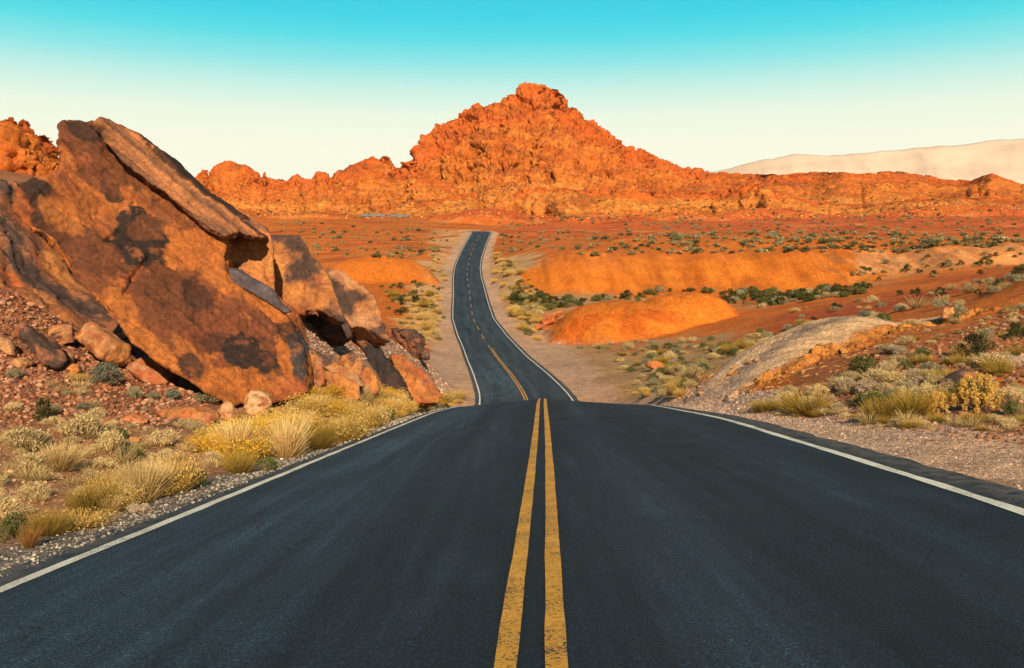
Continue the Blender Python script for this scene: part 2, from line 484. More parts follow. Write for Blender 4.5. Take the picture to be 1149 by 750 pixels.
def ground_colour(x, Y, z):
    px = CX + F * x / np.maximum(Y, .8); py = HY - F * z / np.maximum(Y, .8)
    p = np.stack([x, Y, 0 * x], -1)
    Yc = np.maximum(Y, 1.5)
    lp = lambda k: np.stack([k * x / Yc, k * np.log(Yc), 0 * x], -1)
    w1 = fbm(lp(30), 4, 77)
    w3 = fbm(lp(110), 4, 79, gain=.6)
    col = np.tile(C_ORANGE, (len(x), 1))
    for poly, (y0, y1), c, fe in SOILS:
        k = sstep(fe, -fe, poly_sd(px, py, poly) + (w1 + .5 * w3) * fe * 2.6)
        if y0 > 0: k = k * sstep(y0 * .94, y0 * 1.04, Y)
        k = k * sstep(y1 * 1.05, y1 * .95, Y)
        col = col * (1 - k[:, None]) + k[:, None] * c
    k = MASK['mound'][:, None]; col = col * (1 - k) + (C_BRIGHT * (1 + .22 * w3[:, None]) * np.array([1, 1, 1]) * (1 - .30 * sstep(.05, .35, w1)[:, None] * np.array([.5, 1.1, 1.])) ) * k
    k = (MASK['knoll'] * .8)[:, None]; col = col * (1 - k) + C_BRIGHT * .92 * k
    k = (sstep(186, 194, Y) * sstep(222, 214, Y) * sstep(2, 10, x))[:, None]; sx = fbm(np.stack([x / 2.4, Y / 16, 0 * x], -1), 5, 171, gain=.6)[:, None]
    col = col * (1 + k * sx * np.array([.45, .6, .6])); dk = k * sstep(.18, .42, sx) * sstep(60, 76, x)[:, None]; col = col * (1 - .6 * dk) + np.array([.26, .11, .05]) * .6 * dk
    # grey ash mound: pale with a darker purplish band along it
    d, tt, sd = grey_axis(x, Y)
    sgn = fbm(np.stack([tt * 14, d * 1.2, 0 * d], -1), 4, 88)
    band = np.exp(-((sd + .85 - .4 * sgn + .9 * (tt - .5)) / .5) ** 2)[:, None] * (1.1 + .6 * sgn[:, None])
    band = np.clip(band, 0, 1) * .85; g = C_GREY * 1.1 * (1 + .18 * fbm(np.stack([sd * 5, tt * 6, 0 * d], -1), 4, 89)[:, None]) * (1 - band) + np.array([.23, .165, .135]) * band
    k = MASK['grey'][:, None]; col = col * (1 - k) + g * k
    # orange broken band along the foot of the ash mound
    hw = 1.6 + 1.3 * np.sin(np.clip(tt, 0, 1) * 3.1)
    ob = sstep(.0, .35, d - hw + .1 + .4 * w1) * sstep(2.2, .9, d - hw + .5 * w1) * (Y < 48) * (Y > 20)
    col = col * (1 - ob[:, None] * .85) + np.array([.56, .22, .05]) * ob[:, None] * .85 * (1 + .5 * w3[:, None])
    pr_ = fbm(lp(26) * np.array([1, 2.6, 1]), 5, 181, gain=.6); pl = fbm(lp(34) * np.array([1, 3.2, 1]) + 9, 5, 183, gain=.6); fk_ = sstep(222, 250, Y)
    k = (fk_ * sstep(.08, .30, pr_) * .7)[:, None]; col = col * (1 - k) + np.array([.36, .065, .020]) * k
    k = (fk_ * sstep(.18, .40, pl) * .55)[:, None]; col = col * (1 - k) + np.array([.58, .26, .08]) * k
    # gravel shoulders
    xc, zc, l, r = road(Y)
    u = x - xc
    gw = np.where(Y < 50, np.where(u > 0, 6.3 + .3 * w1, 4.85 + .2 * w1), 6.5 + w1)
    k = sstep(gw + .5, gw - .2, np.abs(u)) * (Y < 400)
    gcol = np.where((u < 0)[:, None] & (Y < 50)[:, None], np.array([.20, .165, .14]), C_PINK * 1.02)
    col = col * (1 - k[:, None]) + gcol * k[:, None]
    # broad tone variation of the soil itself
    v = 1 + .22 * fbm(lp(16), 5, 101, gain=.6)
    v2 = fbm(lp(8), 4, 131)
    col = col * v[:, None] * (1 + np.stack([.06 * v2, .0 * v2, -.12 * v2], -1))
    return np.clip(col, .01, .85)


GC = ground_colour(GX.ravel(), GY.ravel(), GZ.ravel())


def mat_ground():
    t = NT('desert_ground')
    at = t.n('ShaderNodeAttribute', attribute_name='Col').outputs['Color']
    co = t.n('ShaderNodeNewGeometry').outputs['Position']
    n1 = t.noise(co, 1.7, 8, .68); n2 = t.noise(co, 14, 5, .6); n3 = t.noise(co, .21, 6, .65)
    v = t.n('ShaderNodeTexVoronoi', i_Vector=co, i_Scale=9.0, i_Randomness=1.0)
    v2 = t.n('ShaderNodeTexVoronoi', i_Vector=co, i_Scale=26.0)
    c = t.mix(1, at, t.ramp(n1, [(.28, .55), (.5, 1.0), (.75, 1.36)]), 'MULTIPLY')
    c = t.mix(1, c, t.ramp(n2, [(.3, .66), (.6, 1.15)]), 'MULTIPLY')
    c = t.mix(1, c, t.ramp(n3, [(.3, .82), (.7, 1.15)]), 'MULTIPLY')
    # pebbles: each cell its own tone
    peb = t.mix(1, (1, 1, 1), t.ramp(v2.outputs['Color'], [(0, .6), (.5, .95), (1, 1.35)]), 'MULTIPLY')
    c = t.mix(.7, c, peb, 'MULTIPLY')
    h = t.math('ADD', t.math('MULTIPLY', n2, .5), t.math('MULTIPLY', n1, 1.4))
    h = t.math('SUBTRACT', h, t.math('MULTIPLY', v.outputs['Distance'], .55))
    h = t.math('SUBTRACT', h, t.math('MULTIPLY', v2.outputs['Distance'], .25))
    return t.done(c, .95, h, .75, .09, .1)


M_GROUND = mat_ground()
me = mesh_from('ground', np.stack([GX, GY, GZ], -1).reshape(-1, 3), grid_faces(*GX.shape)[:, ::1], GC, True, [M_GROUND])
tag(link('ground', me), kind='structure')

# ------------------------------------------------------------------ road surface and painted lines
RYs = np.concatenate([np.arange(-6, 60, .12), np.arange(60, 140, .25), np.arange(140, 416, .6)])


def strip(name, ys, u0, u1, n, dz, mat, cols=None, edge=0, seed=0, width=None):
    us = np.linspace(u0, u1, n)
    U, Y = np.meshgrid(us, ys)
    xc, zc, l, r = road(Y)
    if edge:
        e = fbm(np.stack([Y[:, 0] * 1.6, 0 * Y[:, 0], 0 * Y[:, 0] + seed], -1), 4, seed)
        e2 = fbm(np.stack([Y[:, -1] * 1.6, 0 * Y[:, 0] + 9, 0 * Y[:, 0] + seed], -1), 4, seed)
        U = U.copy(); U[:, 0] += e * edge; U[:, -1] += e2 * edge
    X = xc + U
    Z = road_z(X, Y) + dz
    c = cols(U.ravel(), Y.ravel(), X.ravel()) if cols else None
    me = mesh_from(name, np.stack([X, Y, Z], -1).reshape(-1, 3), grid_faces(*U.shape), c, True, [mat])
    return tag(link(name, me), kind='structure')


def road_wear_sheen(U, Y, X):
    """R: pale wear plus painted crest sheen, G: dark fresh sealing, B: dust"""
    p = np.stack([U * 2.2, Y * .12, 0 * U], -1)
    n = fbm(p, 4, 211)
    paths = np.exp(-((np.abs(U - 1.85) - .85) / .32) ** 2) + np.exp(-((np.abs(U + 1.85) - .85) / .32) ** 2)
    wear = .17 + .46 * paths * (.55 + .6 * n) + .12 * n
    # older left strip against the newer seal coat on the right
    ed = -1.35 - .55 * sstep(4, 30, Y) + .16 * fbm(np.stack([Y * .5, 0 * Y, 0 * Y], -1), 3, 5) 
    left = sstep(ed + .22, ed - .25, U) * (Y < 45)
    wear = wear + left * (.40 + .25 * n)
    wear = wear + .35 * sstep(.55, .75, fbm(np.stack([U * 3, Y * .5, 0 * U + 4], -1), 4, 223) + .2) * .5
    wear = np.where(Y > 55, wear * .8 + .22 + .12 * n, wear)
    wear = wear + .30 * sstep(14, 30, Y) * sstep(52, 44, Y) * sstep(-1.3, -2.0, U) * (.7 + .8 * n)  # pale tone painted in as sheen on the left lane toward the crest
    # tyre doughnuts in the dip and a dusty crossing band
    for (cx, cy, rad, wd, s) in ((.2, 84, 4.2, .14, .7), (-.3, 90, 6.0, .16, .6), (-2.2, 80, 5.0, .14, .7), (-3.8, 98, 7.5, .2, .5), (-1.2, 76, 3.4, .12, .5)):
        d = np.abs(np.hypot(X - cx - .0, (Y - cy) * .32) - rad * .45)
        wear = wear + s * np.exp(-(d / wd) ** 2) * (U < .6)
    wear = wear + .55 * sstep(3.2, .4, np.abs(Y - 83 - X * .4)) * sstep(-.8, -2.6, U) * (.6 + .6 * n)
    wear = wear + .30 * sstep(66, 72, Y) * sstep(112, 88, Y) * sstep(.2, -.6, U) * (.5 + .9 * n)
    dust = np.maximum(sstep(3.55, 4.0, np.abs(U) + .12 * n) * .8, sstep(50, 75, Y) * (.22 + .2 * n))
    return np.clip(np.stack([wear, 0 * wear, dust], -1), 0, 1)


def mat_asphalt():
    t = NT('asphalt')
    at = t.n('ShaderNodeAttribute', attribute_name='Col').outputs['Color']
    sep = t.n('ShaderNodeSeparateColor', i_0=at)
    co = t.n('ShaderNodeNewGeometry').outputs['Position']
    g = t.noise(co, 62, 5, .85)
    v = t.n('ShaderNodeTexVoronoi', i_Vector=co, i_Scale=85)
    big = t.noise(co, .8, 6, .6)
    streak = t.noise(t.mapping(co, (3.0, .10, .1)), 2.2, 5, .62)
    c = t.mix(sep.outputs[0], (.0042, .0100, .0185), (.038, .076, .112))
    c = t.mix(1, c, t.ramp(g, [(.34, .15), (.5, .85), (.60, 1.7), (.72, 3.6)]), 'MULTIPLY')
    c = t.mix(1, c, t.ramp(v.outputs['Color'], [(0, .55), (.75, 1.0), (.9, 1.5), (1, 3.4)]), 'MULTIPLY')
    c = t.mix(1, c, t.ramp(streak, [(.3, .74), (.5, .97), (.7, 1.38)]), 'MULTIPLY')
    c = t.mix(1, c, t.ramp(big, [(.3, .8), (.7, 1.2)]), 'MULTIPLY')
    ck = t.n('ShaderNodeTexVoronoi', i_Vector=t.mapping(t.n('ShaderNodeVectorMath', operation='ADD', i_0=co, i_1=t.n('ShaderNodeTexNoise', i_Vector=co, i_Scale=1.5, i_Detail=5).outputs['Color']).outputs[0], (.55, .28, .5)), i_Scale=1.0, feature='DISTANCE_TO_EDGE')
    ckm = t.math('MULTIPLY', t.ramp(ck.outputs['Distance'], [(.0, 1.0), (.009, .0)]), t.ramp(t.noise(co, .45, 4, .6), [(.52, 0.0), (.60, .8)]))
    c = t.mix(ckm, c, (.004, .004, .005))
    c = t.mix(t.math('MULTIPLY', sep.outputs[2], t.ramp(t.noise(co, 6, 6, .7), [(.38, .0), (.62, 1.0)])), c, (.17, .14, .115))
    h = t.math('ADD', t.math('MULTIPLY', g, .5), t.math('MULTIPLY', v.outputs['Distance'], -.7))
    return t.done(c, t.ramp(big, [(.3, .62), (.7, .8)]), h, .8, .012, .24)


def mat_paint(name, col, wear):
    t = NT(name)
    co = t.n('ShaderNodeNewGeometry').outputs['Position']
    n = t.noise(co, 46, 4, .7); b = t.noise(co, 2.2, 4, .6)
    crack = t.n('ShaderNodeTexVoronoi', i_Vector=co, i_Scale=70)
    base = t.mix(1, tuple(col), t.ramp(b, [(.3, .78), (.65, 1.06)]), 'MULTIPLY')
    base = t.mix(1, base, t.ramp(crack.outputs['Color'], [(0, .8), (1, 1.12)]), 'MULTIPLY')
    f = t.ramp(t.math('ADD', n, t.math('MULTIPLY', t.math('SUBTRACT', b, .5), .3)), [(wear - .05, 1.0), (wear + .03, 0.0)])
    c = t.mix(f, base, (.045, .043, .04))
    return t.done(c, .75, n, .4, .008, .3)


M_ASPH = mat_asphalt()
strip('road', RYs, -4.02, 4.12, 84, 0, M_ASPH, road_wear_sheen, edge=.07, seed=3)
M_WHITE = mat_paint('white_road_paint', (.80, .76, .64), .40)
M_YELLOW = mat_paint('yellow_road_paint', (.74, .36, .045), .43)
strip('white_edge_line', RYs[RYs < 412], -3.71, -3.59, 3, .006, M_WHITE, edge=.022, seed=21)
strip('white_edge_line', RYs[RYs < 412], 3.59, 3.71, 3, .006, M_WHITE, edge=.022, seed=22)
strip('yellow_centre_line', RYs[RYs < 122], -.166, -.062, 3, .006, M_YELLOW, edge=.006, seed=23)
for k_ in range(22):
    strip('yellow_dash', np.linspace(129 + k_ * 12.2, 134.5 + k_ * 12.2, 10), -.085, .025, 3, .006, M_YELLOW, edge=.007, seed=50 + k_)
# beyond the dip the line on the driver's side is broken
strip('yellow_centre_line', RYs[RYs < 118], .062, .166, 3, .006, M_YELLOW, edge=.006, seed=24)
# the stretch that comes back into view on the plain at the left
far_pts = [hit(q, 244.2 - .9 * math.sin((q - 405) / 52 * 3.1), 300) for q in np.linspace(404, 458, 30)]
fy = smooth1(np.array([q[1] for q in far_pts]), 5); fx = np.array([q[0] / q[1] for q in far_pts]) * fy; fz = smooth1(H(fx, fy), 5)
V = np.stack([np.stack([fx, fy - 2, fz + .15], -1), np.stack([fx, fy + 5, fz + 1.2], -1), np.stack([fx * 1.02, fy + 12, fz + 2.1], -1), np.stack([fx * 1.03, fy + 18, fz - 2], -1)], 1).reshape(-1, 3)
fm = NT('sunlit_tone_asphalt'); fpos = fm.n('ShaderNodeNewGeometry').outputs['Position']
M_SUNLIT_TONE = fm.done(fm.ramp(fm.noise(fpos, .3, 5, .6), [(.3, (.20, .19, .175)), (.7, (.38, .36, .33))]), .6)  # pale grey base gives this stretch its sunlit look
tag(link('road', mesh_from('far_road', V, grid_faces(30, 4), None, True, [M_SUNLIT_TONE])), kind='structure')

# ------------------------------------------------------------------ mountains (heightfield sheets displaced along their normals)
def grid_normals(G):
    du = np.gradient(G, axis=1); dv = np.gradient(G, axis=0)
    n = np.cross(du, dv); n /= np.linalg.norm(n, axis=-1, keepdims=True) + 1e-9
    return np.where(n[..., 2:3] < 0, -n, n)


def massif(name, sky, Yf, Yr, nu, nv, seed, rough, colfn, prof=1.25, px0=None, px1=None, mat=None, back=.35, cliff=.0, unit=1.0, hs=60):
    sky = np.array(sky, float)
    px = np.linspace(px0 if px0 is not None else sky[0, 0], px1 if px1 is not None else sky[-1, 0], nu)
    sy = np.interp(px, sky[:, 0], sky[:, 1])
    v = np.concatenate([np.linspace(0, 1, nv), np.linspace(1, 1 + back, nv // 5)[1:]])
    PX, Vv = np.meshgrid(px, v); SY = np.tile(sy, (len(v), 1))
    wob = fbm(np.stack([PX / 60, Vv * 2, 0 * PX], -1).reshape(-1, 3), 3, seed).reshape(PX.shape)
    Yrr = Yr * (1 + .05 * np.interp(px, np.linspace(px[0], px[-1], 24), np.random.RandomState(seed).uniform(-1, 1, 24)))[None]
    Yrr = np.apply_along_axis(smooth1, 1, np.tile(Yrr, (1, 1)), nu // 40)
    yfn = 1 + .12 * fbm(np.stack([px / 40, 0 * px, 0 * px + seed], -1), 4, seed + 70)[None]
    Y = Yf * yfn + (Yrr - Yf * yfn) * Vv
    X = (PX - CX) / F * Y
    zr = (HY - SY) / F * Yrr
    zb = H(X.ravel(), np.minimum(Y.ravel(), 700)).reshape(X.shape) - 3
    zb = zb[0:1]
    t = np.clip(Vv, 0, 1)
    q = t ** prof
    if cliff: q = q * (1 - cliff) + cliff * (sstep(.55, .72, t + .10 * wob) * .55 + sstep(.85, 1, t + .04 * wob) * .45)
    Z = zb + (zr - zb) * q
    Z = np.where(Vv > 1, zr - (Vv - 1) * (Yrr - Yf) * .9, Z)
    hgt = np.clip((zr - zb) / hs, .12, 1.3)
    amp = hgt * sstep(0, .18, t)
    # gullies and buttresses
    g = fbm(np.stack([X / 55, Y / 130, Z / 90], -1).reshape(-1, 3), 4, seed + 3, ridged=True).reshape(X.shape)
    Z = Z + g * 12 * rough * amp * np.clip(1.15 - t, .0, 1)
    G = np.stack([X, Y, Z], -1)
    n = grid_normals(G)
    p = G.reshape(-1, 3)
    wp = p + 3 * unit * np.stack([vnoise(p / (9 * unit), seed + 50), vnoise(p / (9 * unit) + 9, seed + 51), vnoise(p / (9 * unit) + 19, seed + 52)], -1)
    A1, K1 = facet(wp / (np.array([26, 26, 17]) * unit), seed + 11)
    A2, K2 = facet(wp / (np.array([10, 10, 6.5]) * unit), seed + 12)
    A3, K3 = facet(p / (np.array([3.6, 3.6, 2.6]) * unit), seed + 15)
    cid, eid, hid = np.clip(A1 * .4 + .5, 0, 1), np.clip(A2 * .4 + .5, 0, 1), np.clip(A3 * .4 + .5, 0, 1)
    small = fbm(p / (4.0 * unit), 5, seed + 13, gain=.6)
    lay = vnoise(np.stack([p[:, 0] / 60, p[:, 1] / 60, (p[:, 2] + p[:, 0] * .16) / 3.2], -1) / unit, seed + 14)
    A0_, K0 = facet(wp / (np.array([64, 64, 46]) * unit), seed + 10)
    ledge = fbm(np.stack([p[:, 0] / 90, p[:, 1] / 90, (p[:, 2] + p[:, 0] * .22) / 9], -1) / unit, 3, seed + 17); ledge = np.floor(ledge * 4 + .5) / 4
    D = (A0_ * 5.5 - 3.5 * np.exp(-(K0 / .04) ** 2) + ledge * 3.0 + A1 * 3.2 + A2 * 1.9 + A3 * 1.4 + small * 2.2 + lay * .9 - 2.4 * np.exp(-(K1 / .06) ** 2) - 1.3 * np.exp(-(K2 / .08) ** 2)) * unit
    D = D.reshape(X.shape) * amp * rough
    top = sstep(.8, 1.0, t)
    G2 = G + n * D[..., None] * np.array([1., 1., 1.]) 
    G2[..., 2] = G2[..., 2] - top * D * .2
    cols = colfn(G2.reshape(-1, 3), PX.ravel(), t.ravel(), cid, eid, small, hid)
    me = mesh_from(name, G2.reshape(-1, 3), grid_faces(*X.shape), cols, True, [mat])
    return tag(link(name, me), kind='structure')


def mcol(p, PX, t, cid, eid, small, hid, foot=.34):
    base = np.array([.55, .155, .030]); pale = np.array([.62, .225, .050]); red = np.array([.50, .105, .022]); buff = np.array([.66, .245, .048])
    n = fbm(p / np.array([40, 40, 14]), 4, 301); n2 = fbm(p / 11, 3, 302)
    k = sstep(foot + .14, foot - .16, t + .16 * n + .05 * n2)[:, None]
    c = base * (1 - k) + pale * k
    sb = fbm(np.stack([p[:, 0] / 90, p[:, 1] / 90, (p[:, 2] + p[:, 0] * .22) / 6], -1), 4, 307)[:, None]; c = c * (1 + sb * np.array([.22, .42, .5]))
    r = sstep(.62, .95, t + .22 * n)[:, None]
    c = c * (1 - .8 * r) + red * 1.1 * .8 * r
    b = sstep(.1, .45, n2)[:, None] * .5 * (1 - r); c = c * (1 - b) + buff * b
    c = c * (1 + .22 * (cid - .5) + .25 * (eid - .5) + .3 * (hid - .5) + .22 * small)[:, None]
    n4 = fbm(p / np.array([26, 26, 9]), 5, 305, gain=.62); g = sstep(.12, .34, n4)[:, None] * .55; c = c * (1 - g) + np.array([.30, .075, .028]) * g
    g = sstep(.26, .0, t + .14 * n + .10 * n4)[:, None] * .85; c = c * (1 - g) + np.array([.50, .13, .026]) * g
    g = sstep(.24, .45, small)[:, None] * .4; c = c * (1 - g) + np.array([.30, .13, .06]) * g
    return np.clip(c, .012, .8)


def mat_mountain():
    t = NT('red_sandstone')
    at = t.n('ShaderNodeAttribute', attribute_name='Col').outputs['Color']
    co = t.n('ShaderNodeNewGeometry').outputs['Position']
    n1 = t.noise(co, .22, 8, .7); n2 = t.noise(co, .9, 6, .7)
    v = t.n('ShaderNodeTexVoronoi', i_Vector=co, i_Scale=.55)
    c = t.mix(1, at, t.ramp(n1, [(.3, .62), (.52, 1.0), (.75, 1.32)]), 'MULTIPLY')
    c = t.mix(1, c, t.ramp(n2, [(.3, .7), (.6, 1.12)]), 'MULTIPLY')
    h = t.math('ADD', t.math('MULTIPLY', n1, 2.0), n2)
    h = t.math('SUBTRACT', h, t.math('MULTIPLY', v.outputs['Distance'], 1.0))
    return t.done(c, .95, h, .8, 1.1, .08)


M_MTN = mat_mountain()
PEAK = [(330, 246), (380, 232), (430, 205), (452, 186), (464, 178), (470, 164), (480, 150), (494, 137), (520, 129), (534, 119), (548, 118), (556, 113), (562, 117), (575, 105), (588, 98), (606, 97), (618, 100), (628, 106), (632, 113),
        (645, 121), (656, 129), (661, 137), (672, 143), (684, 148), (692, 157), (702, 166), (716, 168), (735, 175), (752, 184), (770, 190), (800, 196), (835, 204), (900, 220), (960, 240)]
LEFT = [(-60, 238), (60, 232), (120, 222), (180, 208), (205, 203), (222, 199), (228, 191), (234, 198), (244, 187), (257, 181), (268, 184), (279, 187), (288, 193), (294, 199), (297, 193), (300, 200), (308, 201), (322, 204), (333, 198), (340, 203), (352, 203), (357, 195), (368, 196),
        (370, 201), (378, 194), (392, 186), (402, 184), (418, 178), (430, 174), (437, 175), (443, 187), (450, 192), (458, 178), (470, 186), (500, 205), (540, 222), (600, 240)]
RIGHT = [(640, 240), (700, 225), (760, 206), (800, 197), (830, 193), (860, 195), (900, 194), (945, 193), (960, 196), (1000, 195), (1030, 196), (1060, 201), (1090, 203), (1100, 199), (1112, 195), (1122, 199), (1145, 206), (1200, 203), (1280, 208), (1420, 215)]
massif('mountain', PEAK, 590, 830, 820, 320, 5, .80, mcol, 1.25, mat=M_MTN, cliff=.28)
massif('ridge', LEFT, 580, 720, 760, 190, 8, .75, mcol, 1.2, mat=M_MTN, cliff=.2)
massif('ridge', RIGHT, 600, 790, 760, 170, 12, .42, lambda *a: mcol(*a, foot=.45), 1.0, mat=M_MTN, cliff=.2)
FOOT = [(300, 246), (380, 236), (450, 226), (500, 222), (560, 216), (620, 212), (690, 214), (740, 214), (790, 214), (830, 208), (850, 206), (868, 214), (900, 224), (960, 231), (1010, 225), (1060, 222), (1100, 222), (1149, 226), (1220, 236)]
massif('foothills', FOOT, 560, 650, 700, 110, 31, .8, lambda *a: mcol(*a, foot=.75) * np.array([1.0, .98, .95]), 1.0, mat=M_MTN, hs=40)
CRAG = [(-160, 200), (-90, 166), (-30, 150), (0, 143), (9, 140), (16, 145), (20, 150), (27, 144), (34, 152), (40, 160), (48, 164), (58, 168), (64, 178), (70, 190), (90, 215), (130, 250), (170, 285)]
massif('hill', CRAG, 96, 128, 420, 200, 44, 1.0, lambda *a: mcol(*a, foot=.30) * np.array([1.0, .80, .75]), 1.0, mat=M_MTN, cliff=.4, unit=.22, hs=14)


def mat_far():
    t = NT('haze_tinted_far_rock')
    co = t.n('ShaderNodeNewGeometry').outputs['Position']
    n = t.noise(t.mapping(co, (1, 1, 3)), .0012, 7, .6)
    c = t.ramp(n, [(.3, (.52, .37, .275)), (.5, (.61, .455, .345)), (.75, (.68, .53, .41))])  # rock tones paled to imitate haze over the distance
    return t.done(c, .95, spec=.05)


fs = np.array([(700, 205), (780, 197), (810, 191), (840, 183), (870, 178), (890, 174), (930, 175), (980, 171), (1030, 166), (1080, 162), (1120, 158), (1149, 156), (1220, 150), (1320, 158), (1500, 170), (1700, 190)], float)
nu, nv = 420, 70
px = np.linspace(700, 1700, nu); sy = np.interp(px, fs[:, 0], fs[:, 1]); v = np.linspace(0, 1.4, nv)
PXm, Vm = np.meshgrid(px, v)
Ym = 11500 + 3500 * Vm; Xm = (PXm - CX) / F * Ym
zr = (HY - sy)[None] / F * 15000
Zm = 30 + (zr - 30) * np.where(Vm <= 1, np.clip(Vm, 0, 1) ** 1.2, 1 - (Vm - 1) * 1.5)
Zm = Zm + fbm(np.stack([Xm / 900, Ym / 2000, 0 * Xm], -1).reshape(-1, 3), 5, 61, ridged=True).reshape(Xm.shape) * 130 * sstep(0, .3, Vm) * sstep(1.05, .8, Vm) + fbm(np.stack([Xm / 300, Ym / 900, 0 * Xm], -1).reshape(-1, 3), 4, 62).reshape(Xm.shape) * 26
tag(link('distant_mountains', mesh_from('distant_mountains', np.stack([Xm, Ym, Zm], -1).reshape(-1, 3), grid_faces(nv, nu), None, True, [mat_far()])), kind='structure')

# ------------------------------------------------------------------ the air: one even box of thin haze
HX = 13000.; HAZE = 0.9e-5
bmv = [(x, y, z) for x in (-HX, HX) for y in (-40, 17500) for z in (-60, 2150)]
hm = NT('haze'); hv = hm.n('ShaderNodeVolumePrincipled'); hv.inputs['Color'].default_value = (.97, .93, .84, 1); hv.inputs['Density'].default_value = HAZE; hv.inputs['Anisotropy'].default_value = -.15
hm.t.links.new(hv.outputs[0], hm.out.inputs['Volume'])
tag(link('haze', mesh_from('haze', bmv, np.array([[0, 1, 3, 2], [4, 6, 7, 5], [0, 4, 5, 1], [2, 3, 7, 6], [0, 2, 6, 4], [1, 5, 7, 3]]), None, False, [hm.m])), kind='stuff')

# ------------------------------------------------------------------ rocks
import bmesh


def mat_rock(name, rough_bump=.9, scale=1.0):
    t = NT(name)
    at = t.n('ShaderNodeAttribute', attribute_name='Col').outputs['Color']
    co = t.n('ShaderNodeTexCoord').outputs['Object']
    n1 = t.noise(co, 1.6 * scale, 8, .66); n2 = t.noise(co, 9 * scale, 7, .68); n3 = t.noise(co, 45 * scale, 3, .6)
    c = t.mix(1, at, t.ramp(n1, [(.3, .66), (.5, 1.0), (.72, 1.26)]), 'MULTIPLY')
    c = t.mix(1, c, t.ramp(n2, [(.3, .56), (.55, 1.05), (.7, 1.32)]), 'MULTIPLY')
    c = t.mix(1, c, t.ramp(n3, [(.3, .74), (.7, 1.24)]), 'MULTIPLY')
    h = t.math('ADD', t.math('MULTIPLY', n1, 1.0), t.math('MULTIPLY', n2, .55))
    h = t.math('ADD', h, t.math('MULTIPLY', n3, .2))
    return t.done(c, .85, h, rough_bump, .10 / scale, .25)


M_ROCK = mat_rock('varnished_sandstone')


def remeshed(solids, voxel):
    bm = bmesh.new()
    for fr, bk in solids:
        a = [bm.verts.new(p) for p in fr]; b = [bm.verts.new(p) for p in bk]
        fs = [bm.faces.new(a), bm.faces.new(b[::-1])]
        for i in range(len(a)):
            j = (i + 1) % len(a)
            fs.append(bm.faces.new((a[j], a[i], b[i], b[j])))
        bmesh.ops.triangulate(bm, faces=[fs[0], fs[1]])
    bmesh.ops.recalc_face_normals(bm, faces=bm.faces[:])
    return _remesh(bm, voxel)


def _remesh(bm, voxel):
    me = bpy.data.meshes.new('tmp'); bm.to_mesh(me); bm.free()
    o = bpy.data.objects.new('tmp', me); COL.objects.link(o)
    md = o.modifiers.new('r', 'REMESH'); md.mode = 'VOXEL'; md.voxel_size = voxel
    md2 = o.modifiers.new('s', 'SMOOTH'); md2.factor = .5; md2.iterations = 3
    dg = bpy.context.evaluated_depsgraph_get()
    m2 = bpy.data.meshes.new_from_object(o.evaluated_get(dg))
    bpy.data.objects.remove(o); bpy.data.meshes.remove(me)
    return m2


def co_no(me):
    v = np.empty(len(me.vertices) * 3, np.float32); me.vertices.foreach_get('co', v)
    me.update()
    n = np.empty(len(me.vertices) * 3, np.float32); me.vertex_normals.foreach_get('vector', n)
    return v.reshape(-1, 3), n.reshape(-1, 3)


def finish_rock(me, name, V, C, mat, parent=None, origin=None):
    if origin is None:
        lo, hi = V.min(0), V.max(0); origin = np.array([(lo[0] + hi[0]) / 2, (lo[1] + hi[1]) / 2, lo[2]])
    me.vertices.foreach_set('co', (V - origin).astype(np.float32).ravel())
    a = me.color_attributes.new('Col', 'FLOAT_COLOR', 'POINT')
    c = np.ones((len(V), 4), np.float32); c[:, :3] = np.clip(C, .008, .85); a.data.foreach_set('color', c.ravel())
    me.polygons.foreach_set('use_smooth', np.ones(len(me.polygons), bool))
    me.materials.clear(); me.materials.append(mat); me.update(); me.name = name
    o = link(name, me, parent); o.location = origin
    return o


R_BASE = np.array([.50, .165, .042]); R_LIGHT = np.array([.56, .215, .055]); R_MID = np.array([.23, .095, .055]); R_DARK = np.array([.062, .043, .038]); R_RED = np.array([.36, .085, .028])
R_TAN = np.array([.46, .25, .13]); R_PURP = np.array([.22, .165, .165]); R_BROWN = np.array([.30, .14, .07])


